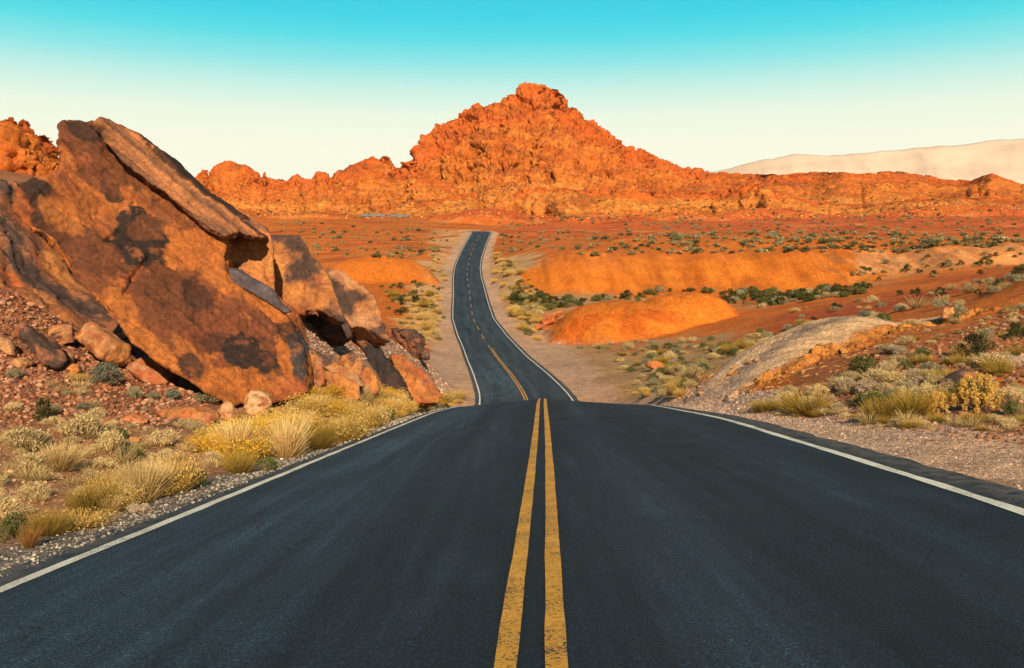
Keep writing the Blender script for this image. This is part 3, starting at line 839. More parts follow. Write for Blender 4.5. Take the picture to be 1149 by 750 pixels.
def rock_look(p, ax, seed, k=1.0, varnish=.5, base=R_BASE, fac=1.0):
    """terraced flakes + bedding ledges; ax = (along, across, normal) unit vectors"""
    a, b, c = p @ ax[0], p @ ax[1], p @ ax[2]
    q = np.stack([a / 2.6, b / 1.5, c / 1.2], -1) / k
    q = q + .35 * np.stack([vnoise(q * 2.1, seed), vnoise(q * 2.1 + 7, seed), vnoise(q * 2.1 + 13, seed)], -1)
    n = fbm(q, 5, seed + 1)
    st = n * 5; terr = (np.floor(st) + sstep(.35, .65, st - np.floor(st))) / 5
    fa, fk = facet(np.stack([a / 1.5, b / .95, c / .8], -1) / k + .25 * q, seed + 31); fb_, fk2 = facet(np.stack([a / .5, b / .32, c / .3], -1) / k + .25 * q, seed + 32)
    terr = terr * .45 + (fa * .30 + fb_ * .09 - .10 * np.exp(-(fk / .035) ** 2)) * fac
    lay = vnoise(np.stack([a / 3.0, b / 3.0, c / .16], -1) / k, seed + 2) * .6 + vnoise(np.stack([a / 1.5, b / 1.5, c / .06], -1) / k, seed + 3) * .4
    v1 = fbm(np.stack([a / 1.9, b / 1.2, c / 2], -1) / k + .3 * n[:, None], 5, seed + 5, gain=.58)
    v2 = fbm(np.stack([a / .8, b / .45, c], -1) / k, 5, seed + 6, gain=.6)
    v3 = fbm(np.stack([a / 3.2, b / 1.0, c], -1) / k, 4, seed + 8)
    col = np.tile(base, (len(p), 1))
    f = sstep(-.12, .3, v3)[:, None]; col = col * (1 - f * .6) + R_LIGHT * f * .6
    f = sstep(.05, .3, v2 - .2 * v3)[:, None] * .75; col = col * (1 - f) + R_RED * 1.1 * f
    f = sstep(-.02, .08, v1 + .12 * v2 + (varnish - .5) * .5 - .06)[:, None] * .88; col = col * (1 - f) + R_MID * f
    f = sstep(.16, .24, v1 + .25 * v2 + (varnish - .5) * .5)[:, None] * .85; col = col * (1 - f) + R_DARK * f
    return n, terr, lay, v1, v2, col


def slab_axes(n, along):
    n = n / np.linalg.norm(n); a = along - n * (along @ n); a /= np.linalg.norm(a)
    return np.stack([a, np.cross(n, a), n])


NB = np.array([.62, -.60, .50]); P0 = np.array(P(235, 438, 22.0)); NB = NB / np.linalg.norm(NB)


def on_plane(px, py, off=0.0):
    d = np.array([(px - CX) / F, 1, (HY - py) / F]); Y = ((P0 + NB * off) @ NB) / (d @ NB)
    return np.array(P(px, py, Y))


body = [(66, 139), (73, 134), (86, 136), (113, 138), (160, 166), (212, 212), (258, 250), (256, 268), (249, 290), (254, 308), (275, 318), (300, 336), (326, 362), (341, 392), (346, 440), (325, 452), (262, 455), (232, 440), (190, 414),
        (150, 386), (120, 352), (84, 312), (54, 272), (30, 256), (15, 238), (19, 214), (38, 203), (60, 196), (69, 182), (65, 162)]
cap = [(108, 136), (118, 136), (150, 152), (178, 172), (206, 199), (232, 220), (258, 239), (280, 253), (301, 267), (286, 269), (268, 262), (252, 268), (232, 257), (212, 240), (190, 222), (166, 202), (140, 180), (118, 158)]
back = np.array([-.55, 3.0, .05])
fr = [on_plane(*q) for q in body]; bk = [p + back * (.75 if q[1] < 300 else 1.0) for p, q in zip(fr, body)]
capf = [on_plane(*q, .45) for q in cap]; capb = [on_plane(*q, .45) + np.array([-.75, 3.1, .1]) for q in cap]
me = remeshed([(fr, bk), (capf, capb)], .052)
V, N = co_no(me)
along = on_plane(258, 250) - on_plane(113, 138)
AX = slab_axes(NB, along)
n, terr, lay, v1, v2, C = rock_look(V, AX, 400, 1.0, .62, np.array([.53, .185, .046]), fac=.22)
face = np.clip(N @ NB, 0, 1)
cap_k = sstep(.25, .4, (V - P0) @ NB)
D = terr * .42 * (.35 + .65 * sstep(.3, .8, face)) + n * .06 + lay * .10 * (1 - face ** 3) + fbm(V / .45, 6, 409, gain=.66) * .06 + .05 * fbm(np.stack([V @ AX[0] / 2.2, V @ AX[1] / .14, V @ AX[2]], -1), 4, 463) - .05 * sstep(.35, .6, fbm(V / .3, 3, 464)) + cap_k * (lay * .08 + .05 * vnoise(np.stack([V @ AX[0] / 5, V @ AX[1] / .20, V @ AX[2] / 2], -1), 410) + .10 * fbm(np.stack([V @ AX[0] / 1.2, V @ AX[1] / .3, V @ AX[2] / .4], -1), 5, 415, gain=.62) + .05 * vnoise(np.stack([V @ AX[0] / 3, V @ AX[1] / .09, V @ AX[2] / 2], -1), 411))
# long cracks crossing the face
for (x0, y0, x1, y1, wd, dp) in ((168, 288, 150, 312, .05, .22), (150, 312, 141, 330, .04, .16), (120, 270, 135, 258, .04, .14), (232, 392, 300, 392, .03, .06)):
    a, b = on_plane(x0, y0), on_plane(x1, y1); ab = b - a
    t = np.clip(((V - a) @ ab) / (ab @ ab), 0, 1); d = np.linalg.norm(V - a - t[:, None] * ab, axis=1) + .06 * fbm(V / .4, 3, 5)
    D = D - dp * np.exp(-(d / wd / 1.6) ** 2)
# lighter layered edge
st = fbm(np.stack([V @ AX[0] / 5, V @ AX[1] / .16, V @ AX[2] / .3], -1), 4, 412)
def stain(C, spots, soft=.07):
    px, py = CX + F * V[:, 0] / V[:, 1], HY - F * V[:, 2] / V[:, 1]
    wn = fbm(V / .85, 6, 451, gain=.66); wn3 = fbm(V / np.array([.5, .5, .35]), 5, 453, gain=.68); wn2 = fbm(V / .22, 4, 452, gain=.7)
    for (cx, cy, rx, ry, rot, col, st) in spots:
        c, s_ = math.cos(math.radians(rot)), math.sin(math.radians(rot))
        a, b = ((px - cx) * c + (py - cy) * s_) / rx, (-(px - cx) * s_ + (py - cy) * c) / ry
        k_ = (sstep(1 + soft, 1 - soft, np.hypot(a, b) * .88 + .85 * wn + .25 * wn2) * min(1, st * 1.12) * (.5 + .5 * sstep(.40, .22, wn3 + .5 * wn2)))[:, None]
        C = C * (1 - k_) + np.array(col) * (1 + .3 * wn2[:, None]) * k_
    return C


DK, MD, OR, YL = [.042, .027, .023], [.165, .062, .030], [.50, .165, .038], [.60, .215, .050]
C = C * .5 + np.array([.37, .118, .034]) * .5
mb = fbm(np.stack([V @ AX[0] / 1.6, V @ AX[1] / .45, V @ AX[2]], -1), 6, 461, gain=.64); C = C * (1 + .55 * mb[:, None])
mb2 = sstep(-.05, .25, fbm(V / np.array([.9, .9, .7]), 6, 462, gain=.66))[:, None] * .55; C = C * (1 - mb2) + np.array([.22, .075, .034]) * mb2
C = stain(C, [(230, 350, 90, 50, 35, [.22, .072, .032], .9), (180, 230, 60, 12, 38, MD, .6), (240, 290, 30, 10, 38, MD, .55), (300, 405, 22, 26, 10, MD, .7), (180, 310, 26, 30, 20, MD, .75), (95, 160, 34, 16, 20, MD, .8), (100, 150, 18, 9, 20, DK, .7), (250, 300, 60, 20, 38, OR, .8), (205, 290, 22, 14, 20, OR, .9),
              (155, 268, 28, 34, -15, DK, .92), (165, 255, 18, 14, 0, MD, .7), (60, 252, 30, 14, 40, DK, .75), (42, 218, 14, 10, 0, DK, .85), (92, 275, 34, 20, 35, MD, .9), (115, 290, 30, 16, 40, MD, .85), (70, 240, 24, 12, 35, YL, .45),
              (128, 215, 14, 8, 40, DK, .8), (115, 200, 24, 10, 35, MD, .7), (150, 205, 16, 9, 35, MD, .8), (190, 345, 36, 22, 30, MD, .75), (225, 330, 24, 12, 40, DK, .55), (170, 388, 40, 9, 42, YL, .75), (135, 340, 22, 10, 45, YL, .6),
              (210, 395, 24, 9, 40, YL, .5), (278, 398, 28, 18, 20, DK, .9), (262, 428, 42, 14, 5, OR, .8), (322, 402, 8, 22, -20, OR, .9), (336, 396, 9, 24, -6, [.085, .075, .075], .92), (240, 385, 14, 14, 0, DK, .6), (215, 412, 16, 12, 30, DK, .75),
              (200, 190, 70, 3.2, 40, DK, .9), (265, 238, 42, 3.2, 34, DK, .8), (300, 360, 16, 12, 30, MD, .8), (325, 372, 12, 10, 20, DK, .6), (285, 330, 40, 9, 38, OR, .8), (330, 440, 14, 12, 0, [.42, .12, .045], .8)])
capc = R_BASE * .55 + R_TAN * .6 + 0 * V
st2 = fbm(np.stack([V @ AX[0] / 9, V @ AX[1] / .07, V @ AX[2] / .2], -1), 4, 414); capc = capc * (1 + .7 * st[:, None] + .5 * st2[:, None]); f = sstep(.08, .30, st + .3 * v1 + .3 * st2)[:, None] * .8; capc = capc * (1 - f) + R_DARK * 1.6 * f
ck_ = (cap_k * (1 - .85 * sstep(.35, .1, C.mean(1) / .25 - .1)))[:, None]; C = C * (1 - ck_ * .8) + capc * ck_ * .8
V = V + N * D[:, None]; C = C * np.array([.84, .75, .71])
slab = finish_rock(me, 'rock_slab', V, C, M_ROCK)
tag(slab, 'huge leaning sandstone slab with dark varnish patches, the largest rock left of the road', 'rock')
# thin purple sheet lying against the right shoulder of the slab
sh = [(254, 300), (266, 303), (285, 312), (304, 324), (318, 340), (329, 350), (320, 353), (304, 342), (284, 330), (262, 318)]
f_ = [on_plane(*q, .10) for q in sh]; b_ = [on_plane(*q, -.4) for q in sh]
me = remeshed([(f_, b_)], .05); V, N = co_no(me)
V = V + N * (fbm(V / .4, 5, 433, gain=.6) * .09)[:, None]
sheet = finish_rock(me, 'stone_flake', V, np.array([.115, .085, .090]) * (1 + .6 * fbm(V / np.array([1.4, 1.4, .5]), 4, 431))[:, None], M_ROCK)
tag(sheet, 'thin smooth purple grey stone flake leaning on the right shoulder of the great slab', 'rock')


def prism_rock(name, outline, Y, back, seed, look, label, voxel=.09, k=.8, varnish=.5, base=R_BASE, amp=1.0, nrm=(.35, -.85, .25), along=(.75, .2, -.6), tint=None):
    fr = [np.array(P(q[0], q[1], q[2] if len(q) > 2 else Y)) for q in outline]
    bk = [p + np.array(back) for p in fr]
    me = remeshed([(fr, bk)], voxel); V, N = co_no(me)
    ax = slab_axes(np.array(nrm, float), np.array(along, float))
    n, terr, lay, v1, v2, C = rock_look(V, ax, seed, k, varnish, base)
    D = (terr * .30 + n * .14 + lay * .07 + fbm(V / .45, 4, seed + 20) * .05) * amp * min(1.5, voxel / .08)
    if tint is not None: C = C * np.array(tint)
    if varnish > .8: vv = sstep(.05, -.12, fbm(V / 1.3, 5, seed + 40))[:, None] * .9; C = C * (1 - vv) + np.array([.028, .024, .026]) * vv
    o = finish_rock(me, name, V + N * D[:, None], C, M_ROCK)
    return tag(o, label, 'rock')


# mass under the overhanging slab; its base colour is darkened to deepen the shade
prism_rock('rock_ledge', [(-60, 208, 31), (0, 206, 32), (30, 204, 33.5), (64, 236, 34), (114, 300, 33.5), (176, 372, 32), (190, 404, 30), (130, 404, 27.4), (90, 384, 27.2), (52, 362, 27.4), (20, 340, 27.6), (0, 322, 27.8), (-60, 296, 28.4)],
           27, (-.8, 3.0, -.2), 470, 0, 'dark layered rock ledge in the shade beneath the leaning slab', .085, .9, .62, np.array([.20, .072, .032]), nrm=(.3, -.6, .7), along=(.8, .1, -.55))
prism_rock('rock_block', [(240, 252, 26.0), (262, 248, 26.2), (284, 247, 26.2), (300, 255, 26), (305, 268, 25.9), (308, 330, 25.8), (302, 352, 25.8), (255, 335, 25.6), (242, 300, 25.8)], 26, (-1.2, 3.2, -.4), 480, 0,
           'upright orange rock block standing in the notch at the right end of the slab', .07, .7, .35, np.array([.44, .17, .06]), .35, nrm=(.25, -.95, .1))
prism_rock('rock_block', [(303, 268, 28.4), (318, 264, 28.5), (336, 265, 28.4), (349, 283, 28.0), (366, 304, 27.7), (380, 335, 27.4), (389, 362, 27.2), (376, 358, 27.5), (366, 343, 27.4), (348, 345, 27.3), (330, 352, 27.4), (312, 356, 27.9), (300, 330, 28)], 28,
           (-1.4, 4.2, -1.0), 490, 0, 'brown angular block with a dark hollow underneath, above the scree', .08, .8, .48, np.array([.34, .13, .05]), .45, nrm=(.5, -.8, .1))
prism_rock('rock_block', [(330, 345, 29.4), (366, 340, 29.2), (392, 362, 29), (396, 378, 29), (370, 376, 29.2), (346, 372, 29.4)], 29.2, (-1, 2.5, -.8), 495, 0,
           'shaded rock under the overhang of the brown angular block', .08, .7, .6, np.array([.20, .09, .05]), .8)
prism_rock('rock_block', [(362, 300, 33), (384, 302, 32.8), (404, 318, 32.6), (420, 332, 32.4), (428, 350, 32.2), (433, 366, 32), (442, 386, 31.8), (424, 376, 32), (410, 366, 32.2), (394, 370, 32.2), (380, 366, 32.4), (368, 330, 32.8)], 32.4,
           (-2.2, 4.5, -1.4), 500, 0, 'pale striped rock sloping down toward the far road behind the brown block', .09, .9, .34, np.array([.42, .21, .11]), .5, nrm=(.65, -.6, .45))
prism_rock('rock_block', [(444, 366, 46), (458, 372, 46), (474, 372, 45.6), (479, 384, 45.4), (478, 392, 45.4), (482, 402, 45.2), (470, 398, 45.6), (458, 388, 46), (446, 384, 46.4)], 46, (-1.5, 2.5, -.8), 510, 0,
           'dark red crag jutting out at the lower end of the scree', .09, .7, .55, np.array([.26, .09, .05]))
prism_rock('rock_block', [(410, 388, 33.2), (420, 384, 33.2), (436, 402, 32.8), (452, 420, 32.4), (464, 440, 32.0), (466, 452, 31.8), (430, 452, 32.2), (412, 436, 32.8), (405, 415, 33.2)], 36, (-1.2, 2.6, -.5), 520, 0,
           'rock face with a wide black varnish stain behind the roadside brush', .075, .9, .86, np.array([.36, .14, .06]), .8)
prism_rock('rock_block', [(440, 398, 35.0), (452, 398, 35.0), (470, 412, 34.6), (484, 426, 34.2), (497, 446, 33.8), (490, 454, 33.8), (462, 452, 34.0), (450, 426, 34.6), (442, 410, 35.0)], 37.5, (-1.0, 2.4, -.5), 530, 0,
           'rusty orange rock wedge at the foot of the scree beside the crest', .075, .8, .55, np.array([.34, .115, .042]), .6)
prism_rock('rock_block', [(342, 392, 26.5), (352, 396, 26.4), (364, 402, 26.2), (362, 432, 25.8), (344, 448, 25.8), (336, 440, 26), (338, 410, 26.4)], 26, (-.6, 1.6, -.3), 540, 0,
           'dark purple brown block tucked beside the right foot of the slab', .06, .6, .6, np.array([.26, .12, .08]), .8)
prism_rock('rock_block', [(346, 390, 28.0), (372, 400, 27.7), (404, 420, 27.4), (412, 434, 27.2), (396, 434, 27), (366, 416, 27.3), (348, 404, 27.7)], 27.5, (-.5, 1.6, -.5), 550, 0,
           'long thin brown stone slab slanting along the foot of the scree', .06, .6, .4, np.array([.40, .20, .10]), .8)
prism_rock('rock_block', [(360, 414, 26.9), (380, 418, 26.7), (404, 432, 26.5), (404, 448, 26.3), (372, 446, 26.5), (358, 434, 26.7)], 26.5, (-.5, 1.4, -.4), 560, 0,
           'orange brown stone slab right above the golden brush', .06, .6, .42, np.array([.36, .145, .06]), .6)
prism_rock('rock_block', [(380, 396, 29.6), (398, 394, 29.6), (410, 408, 29.3), (406, 424, 29), (390, 424, 29.2), (378, 412, 29.5)], 29.4, (-.5, 1.4, -.4), 570, 0,
           'squat brown boulder capped by scree, left of the black stained face', .06, .6, .5, np.array([.34, .15, .075]), .8)
prism_rock('rock_block', [(406, 416, 29.3), (414, 412, 29.3), (421, 422, 29.1), (424, 440, 28.9), (412, 442, 28.9), (405, 430, 29.1)], 29, (-.4, 1.2, -.3), 580, 0,
           'small bright orange stone wedged before the black stained face', .055, .5, .2, np.array([.42, .15, .05]), .6)


def hull_mesh(w, d, h, seed, n=16, voxel=None, flat=.25, k=1.0, base=R_BASE, varnish=.3, blocky=.5):
    r = random.Random(seed); bm = bmesh.new()
    for i in range(n):
        u = r.uniform(-1, 1); a = r.uniform(0, 6.283); s = math.sqrt(1 - u * u)
        p = np.array([s * math.cos(a), s * math.sin(a), u]); p = p / (np.abs(p) ** (2 + 4 * blocky)).sum() ** (1 / (2 + 4 * blocky)); p *= r.uniform(.82, 1)
        bm.verts.new((p[0] * w / 2, p[1] * d / 2, max(p[2], -1 + flat) * h / 2))
    res = bmesh.ops.convex_hull(bm, input=bm.verts[:])
    bmesh.ops.delete(bm, geom=[g for g in res['geom_interior'] if isinstance(g, bmesh.types.BMVert)], context='VERTS')
    me = _remesh(bm, voxel or max(w, d, h) / 26)
    V, N = co_no(me); s = max(w, d, h)
    ax = np.eye(3)
    nn, terr, lay, v1, v2, C = rock_look(V, ax, seed, s / 3.2, varnish, np.array(base))
    V = V + N * ((terr * .05 + nn * .05 + fbm(V / s * 8, 4, seed + 9) * .018) * s)[:, None]
    return me, V, C


ROT2 = lambda V, a: np.stack([V[:, 0] * math.cos(a) - V[:, 2] * math.sin(a), V[:, 1], V[:, 0] * math.sin(a) + V[:, 2] * math.cos(a)], -1)


def boulder(px, py, wpx, hpx, label, seed, base=R_BASE, roll=0, varnish=.25, name='boulder', depth=.8, sink=.12, blocky=.5, n=16, cat='boulder', group=None, ymin=2.5):
    g = hit(px, py, ymin)
    s = g[1] / F; w, h = wpx * s, hpx * s
    me, V, C = hull_mesh(w, (w + h) / 2 * depth * 1.2, h, seed, n, base=base, varnish=varnish, blocky=blocky)
    V = ROT2(V, math.radians(roll))
    V = V - np.array([0, 0, V[:, 2].min()])
    V = V + np.array([g[0], g[1] + (w + h) * .18, g[2] - h * sink])
    o = finish_rock(me, name, V, C, M_ROCK)
    return tag(o, label, cat, group)


B = boulder
B(36, 415, 78, 24, 'dark reddish slab shaped boulder slanting down at the left frame edge', 1, [.30, .11, .055], -40, .55, blocky=.8)
B(2, 400, 36, 13, 'pale thin stone slab poking in at the left frame edge above the rubble', 2, [.42, .28, .19], -45, .2, blocky=.8)
B(64, 386, 32, 30, 'rounded pinkish boulder uphill of the long tan boulder below the ledge', 3, [.44, .20, .10], 0, .3)
B(106, 412, 74, 34, 'long tan orange boulder slanting downhill above the grey green sagebrush', 4, [.48, .22, .10], -36, .2, blocky=.7)
B(70, 407, 22, 20, 'small pinkish boulder between the long tan boulder and the dark slanting slab', 5, [.42, .20, .11], 0, .25)
B(76, 420, 24, 18, 'squarish orange boulder beside the small yellowish bush on the rubble', 6, [.54, .21, .07], 10, .1, blocky=.9)
B(20, 414, 28, 17, 'pale orange lump of rock low on the left rubble slope', 7, [.50, .25, .11], 0, .1)
B(160, 432, 62, 31, 'broad wedge shaped tan boulder touching the lower left edge of the slab', 8, [.46, .22, .11], -22, .2, blocky=.6)
B(131, 383, 20, 14, 'small tan boulder sheltered under the overhang of the slab', 9, [.48, .26, .14], 0, .2)
B(112, 380, 26, 12, 'flat stone along the shaded rim below the ledge', 10, [.32, .15, .08], -30, .3)
B(136, 398, 24, 14, 'lumpy tan stone between the long boulder and the wedge shaped boulder', 11, [.44, .21, .11], -15, .2)
B(118, 394, 20, 10, 'small brown stone uphill of the long tan boulder', 12, [.38, .19, .10], -20, .2)
B(208, 478, 80, 20, 'low flat red boulder lying left of two pale round boulders', 13, [.42, .16, .08], -3, .2, sink=.25, blocky=.7)
B(149, 475, 36, 16, 'low orange red boulder left of the long flat red boulder', 14, [.54, .19, .08], -2, .1, sink=.2)
B(252, 471, 27, 25, 'smaller of two pale round boulders before the slab', 15, [.60, .34, .17], 0, -.3, blocky=.15, n=30)
B(286, 467, 36, 36, 'larger pale round boulder standing against the foot of the slab', 16, [.64, .38, .19], 0, -.3, blocky=.15, n=30)
B(148, 497, 20, 9, 'small half buried orange stone among the dry brush', 17, [.56, .22, .08], 0, .05, sink=.3)
B(190, 446, 30, 12, 'low brown stone in the shadow gap under the slab edge', 18, [.30, .14, .08], -12, .3)
B(355, 366, 15, 13, 'tan boulder perched on the scree under the brown block', 19, [.42, .25, .15], -20, .2, ymin=24)
B(367, 378, 8, 6, 'small tan stone on the scree below the perched boulder', 20, [.46, .28, .16], 0, .1, ymin=24)
B(432, 447, 17, 10, 'pinkish stone in the brush below the black stained face', 21, [.50, .24, .14], -20, .1, ymin=20)
B(735, 417, 23, 15, 'red boulder alone among bushes right of the dip in the road', 22, [.52, .17, .06], 0, .15, ymin=45)
B(1067, 358, 19, 17, 'tan orange boulder on the right hillside beside a pale sagebrush', 23, [.56, .29, .11], 0, .05, blocky=.7)
B(1079, 437, 46, 17, 'long smooth dark boulder lying behind the yellow cholla cactus', 24, [.26, .16, .13], 20, .3, blocky=.3)
B(1112, 421, 18, 11, 'round reddish brown boulder at the upper end of the long dark boulder', 25, [.32, .13, .07], 0, .25, blocky=.2)
B(1037, 441, 13, 8, 'small orange stone behind the golden olive bush', 26, [.58, .24, .06], 0, .0)
B(1147, 405, 9, 12, 'pale stone at the right frame edge on the hillside', 27, [.52, .34, .22], 0, .0)
B(615, 366, 24, 13, 'larger red rock at the left tip of the orange mound', 28, [.50, .14, .04], 25, .1, ymin=100)
B(607, 372, 15, 9, 'lower red rock at the left tip of the orange mound nearest the road', 29, [.46, .12, .04], 20, .1, ymin=100)
B(624, 358, 20, 8, 'upper pinkish rock at the left tip of the orange mound', 30, [.56, .20, .07], 25, .1, ymin=100)
B(632, 358, 14, 4, 'pale flat rock at the foot of the orange mound tip', 32, [.56, .40, .26], 15, .0, ymin=100)
# broken orange stones on both flanks of the ash mound
_r = random.Random(5)
protos = []
for k in range(6):
    me, V, C = hull_mesh(1, .9, .75, 700 + k, 14, voxel=.07, base=[[.66, .33, .10], [.50, .17, .045], [.72, .42, .17]][k % 3], varnish=-.1, blocky=.7)
    o = finish_rock(me, 'stone', V, C, M_ROCK, origin=np.zeros(3)); protos.append(o.data); bpy.data.objects.remove(o)


def in_poly(px, py, poly):
    return poly_sd(np.array([float(px)]), np.array([float(py)]), poly)[0] < 0


def scatter_px(poly, n, seed, ymin=2.5):
    r = random.Random(seed); P_ = np.array(poly, float); out = []; tries = 0
    while len(out) < n and tries < n * 30:
        tries += 1
        a, b = r.uniform(P_[:, 0].min(), P_[:, 0].max()), r.uniform(P_[:, 1].min(), P_[:, 1].max())
        if not in_poly(a, b, poly): continue
        h = hit(a, b, ymin)
        if h is None: continue
        xc = road(h[1])[0]
        if abs(h[0] - xc) < 4.9 and h[1] < 410: continue
        out.append((a, b, h))
    return out


for poly, n, lab, gr in (([(835, 440), (880, 415), (940, 393), (1010, 373), (1022, 386), (960, 410), (900, 434), (860, 447)], 120, 'broken orange stone on the near flank of the grey ash mound', 'broken orange stones below the ash mound'),
                         ([(745, 445), (790, 425), (850, 400), (862, 394), (850, 408), (800, 440), (770, 448)], 40, 'broken orange stone on the far flank of the grey ash mound', 'broken orange stones behind the ash mound')):
    for a, b, h in scatter_px(poly, n, 91, 15):
        o = link('stone', _r.choice(protos)); s = h[1] / F * math.exp(_r.uniform(math.log(3.0), math.log(12)))
        o.location = h - np.array([0, 0, s * .08]); o.scale = (s * _r.uniform(.8, 1.4), s, s * _r.uniform(.6, 1)); o.rotation_euler = (_r.uniform(-.3, .3), _r.uniform(-.3, .3), _r.uniform(0, 6.28))
        tag(o, lab, 'stone', gr)

# loose stones nobody could count: one object for each bed
ICO = None


def stones(name, pts, sizes, cols, seed, mat):
    rs = np.random.RandomState(seed)
    bm = bmesh.new(); bmesh.ops.create_icosphere(bm, subdivisions=1, radius=.5)
    bv = np.array([v.co[:] for v in bm.verts]); bf = np.array([[v.index for v in f.verts] for f in bm.faces]); bm.free()
    n = len(pts); nv = len(bv)
    jit = 1 + rs.uniform(-.28, .28, (n, nv, 1))
    ang = rs.uniform(0, 6.283, n); c, s = np.cos(ang), np.sin(ang)
    V = bv[None] * jit * rs.uniform(.6, 1.3, (n, 1, 3)) * np.array([1, 1, .7])
    V = np.stack([V[..., 0] * c[:, None] - V[..., 1] * s[:, None], V[..., 0] * s[:, None] + V[..., 1] * c[:, None], V[..., 2]], -1)
    V = V * sizes[:, None, None] + pts[:, None, :] + np.array([0, 0, .12]) * sizes[:, None, None]
    Fc = (bf[None] + (np.arange(n) * nv)[:, None, None]).reshape(-1, 3)
    C = np.repeat(cols, nv, axis=0)
    return tag(link(name, mesh_from(name, V.reshape(-1, 3), Fc, C, False, [mat])), kind='stuff')


def mat_plain(name, rough=.9):
    t = NT(name)
    at = t.n('ShaderNodeAttribute', attribute_name='Col').outputs['Color']
    co = t.n('ShaderNodeNewGeometry').outputs['Position']
    n = t.noise(co, 30, 4, .6)
    return t.done(t.mix(1, at, t.ramp(n, [(.3, .75), (.7, 1.2)]), 'MULTIPLY'), rough, n, .4, .02, .15)


M_STONE = mat_plain('loose_stone')
rs = np.random.RandomState(11)


def bed(poly, n, lo, hi, pal, seed, ymin, name):
    S = scatter_px(poly, n, seed, ymin)
    pts = np.array([h for _, _, h in S]); r = np.random.RandomState(seed)
    sz = pts[:, 1] / F * np.exp(r.uniform(math.log(lo), math.log(hi), len(pts)))
    c = np.array(pal)[r.randint(0, len(pal), len(pts))] * r.uniform(.6, 1.3, (len(pts), 1))
    stones(name, pts, sz, c, seed, M_STONE)


RED_PAL = [[.34, .13, .06], [.28, .11, .06], [.42, .19, .10], [.22, .10, .065], [.46, .25, .15]]
bed([(0, 318), (50, 348), (140, 395), (230, 450), (250, 470), (170, 478), (60, 476), (0, 480), (-60, 470), (-60, 310)], 4600, 1.6, 8, RED_PAL, 21, 10, 'rubble')
bed([(0, 480), (250, 470), (330, 470), (250, 510), (150, 560), (60, 590), (0, 600)], 1100, 1.2, 6, [[.38, .22, .12], [.48, .30, .17], [.30, .16, .09]], 22, 5, 'rubble')
bed([(300, 340), (345, 355), (400, 372), (440, 380), (470, 400), (515, 445), (490, 446), (430, 400), (400, 405), (345, 395), (320, 360)], 2600, 1.2, 4.6, [[.36, .24, .18], [.28, .19, .15], [.46, .31, .22], [.38, .17, .09]], 23, 26, 'scree')
bed([(900, 440), (960, 415), (1149, 345), (1420, 330), (1420, 520), (1149, 500), (1060, 490), (950, 474), (880, 465)], 6500, 1.3, 7, [[.28, .12, .06], [.18, .09, .06], [.38, .22, .13], [.32, .13, .06]], 24, 10, 'rubble')


def shoulder(name, side, u0, u1, y0, y1, n, pal, seed, s0, s1):
    r = np.random.RandomState(seed)
    Y = np.exp(r.uniform(math.log(y0), math.log(y1), n)); u = side * (u0 + (u1 - u0) * r.beta(1.1, 1.4, n))
    x = road(Y)[0] + u
    z = np.maximum(H(x, Y), np.where(np.abs(u) < 4.0, road_z(x, Y), -99))
    c = np.array(pal)[r.randint(0, len(pal), n)] * r.uniform(.6, 1.3, (n, 1))
    stones(name, np.stack([x, Y, z], -1), np.exp(r.uniform(math.log(s0), math.log(s1), n)) * np.clip(Y / 11, .8, 2.2), c, seed, M_STONE)


bed([(230, 238), (480, 238), (620, 236), (800, 236), (1149, 226), (1149, 238), (900, 246), (700, 246), (590, 248), (480, 246), (300, 245)], 1600, .8, 3.2, [[.58, .22, .05], [.50, .15, .035], [.64, .30, .09], [.42, .10, .03]], 25, 430, 'boulder_field')
bed([(605, 372), (640, 345), (700, 333), (770, 328), (835, 345), (820, 378), (700, 384)], 420, .8, 2.6, [[.56, .15, .025], [.66, .24, .05], [.42, .10, .025]], 26, 100, 'rubble')
bed([(590, 328), (600, 304), (800, 290), (960, 288), (1149, 278), (1149, 300), (980, 320)], 520, .7, 2.2, [[.56, .15, .025], [.66, .24, .05], [.42, .10, .025]], 27, 150, 'rubble')
shoulder('gravel', -1, 3.9, 4.95, 4.5, 42, 6500, [[.20, .17, .15], [.34, .29, .24], [.12, .10, .09], [.44, .38, .30]], 31, .012, .05)
shoulder('gravel', 1, 4.05, 6.6, 5.5, 42, 9000, [[.42, .29, .22], [.34, .24, .19], [.50, .37, .29], [.26, .20, .17]], 32, .010, .036)

# ------------------------------------------------------------------ plants
def mat_leaf(name, trans=.35):
    t = NT(name)
    at = t.n('ShaderNodeAttribute', attribute_name='Col').outputs['Color']
    oi = t.n('ShaderNodeObjectInfo')
    c = t.mix(1, at, t.ramp(oi.outputs['Random'], [(0, .78), (1, 1.2)]), 'MULTIPLY')
    d = t.n('ShaderNodeBsdfDiffuse', i_Color=c); tr = t.n('ShaderNodeBsdfTranslucent', i_Color=c)
    m = t.n('ShaderNodeMixShader', i_0=trans)
    t.t.links.new(d.outputs[0], m.inputs[1]); t.t.links.new(tr.outputs[0], m.inputs[2]); t.t.links.new(m.outputs[0], t.out.inputs[0])
    return t.m


M_LEAF = mat_leaf('plant_foliage'); M_STEM = mat_leaf('plant_stem', .1)


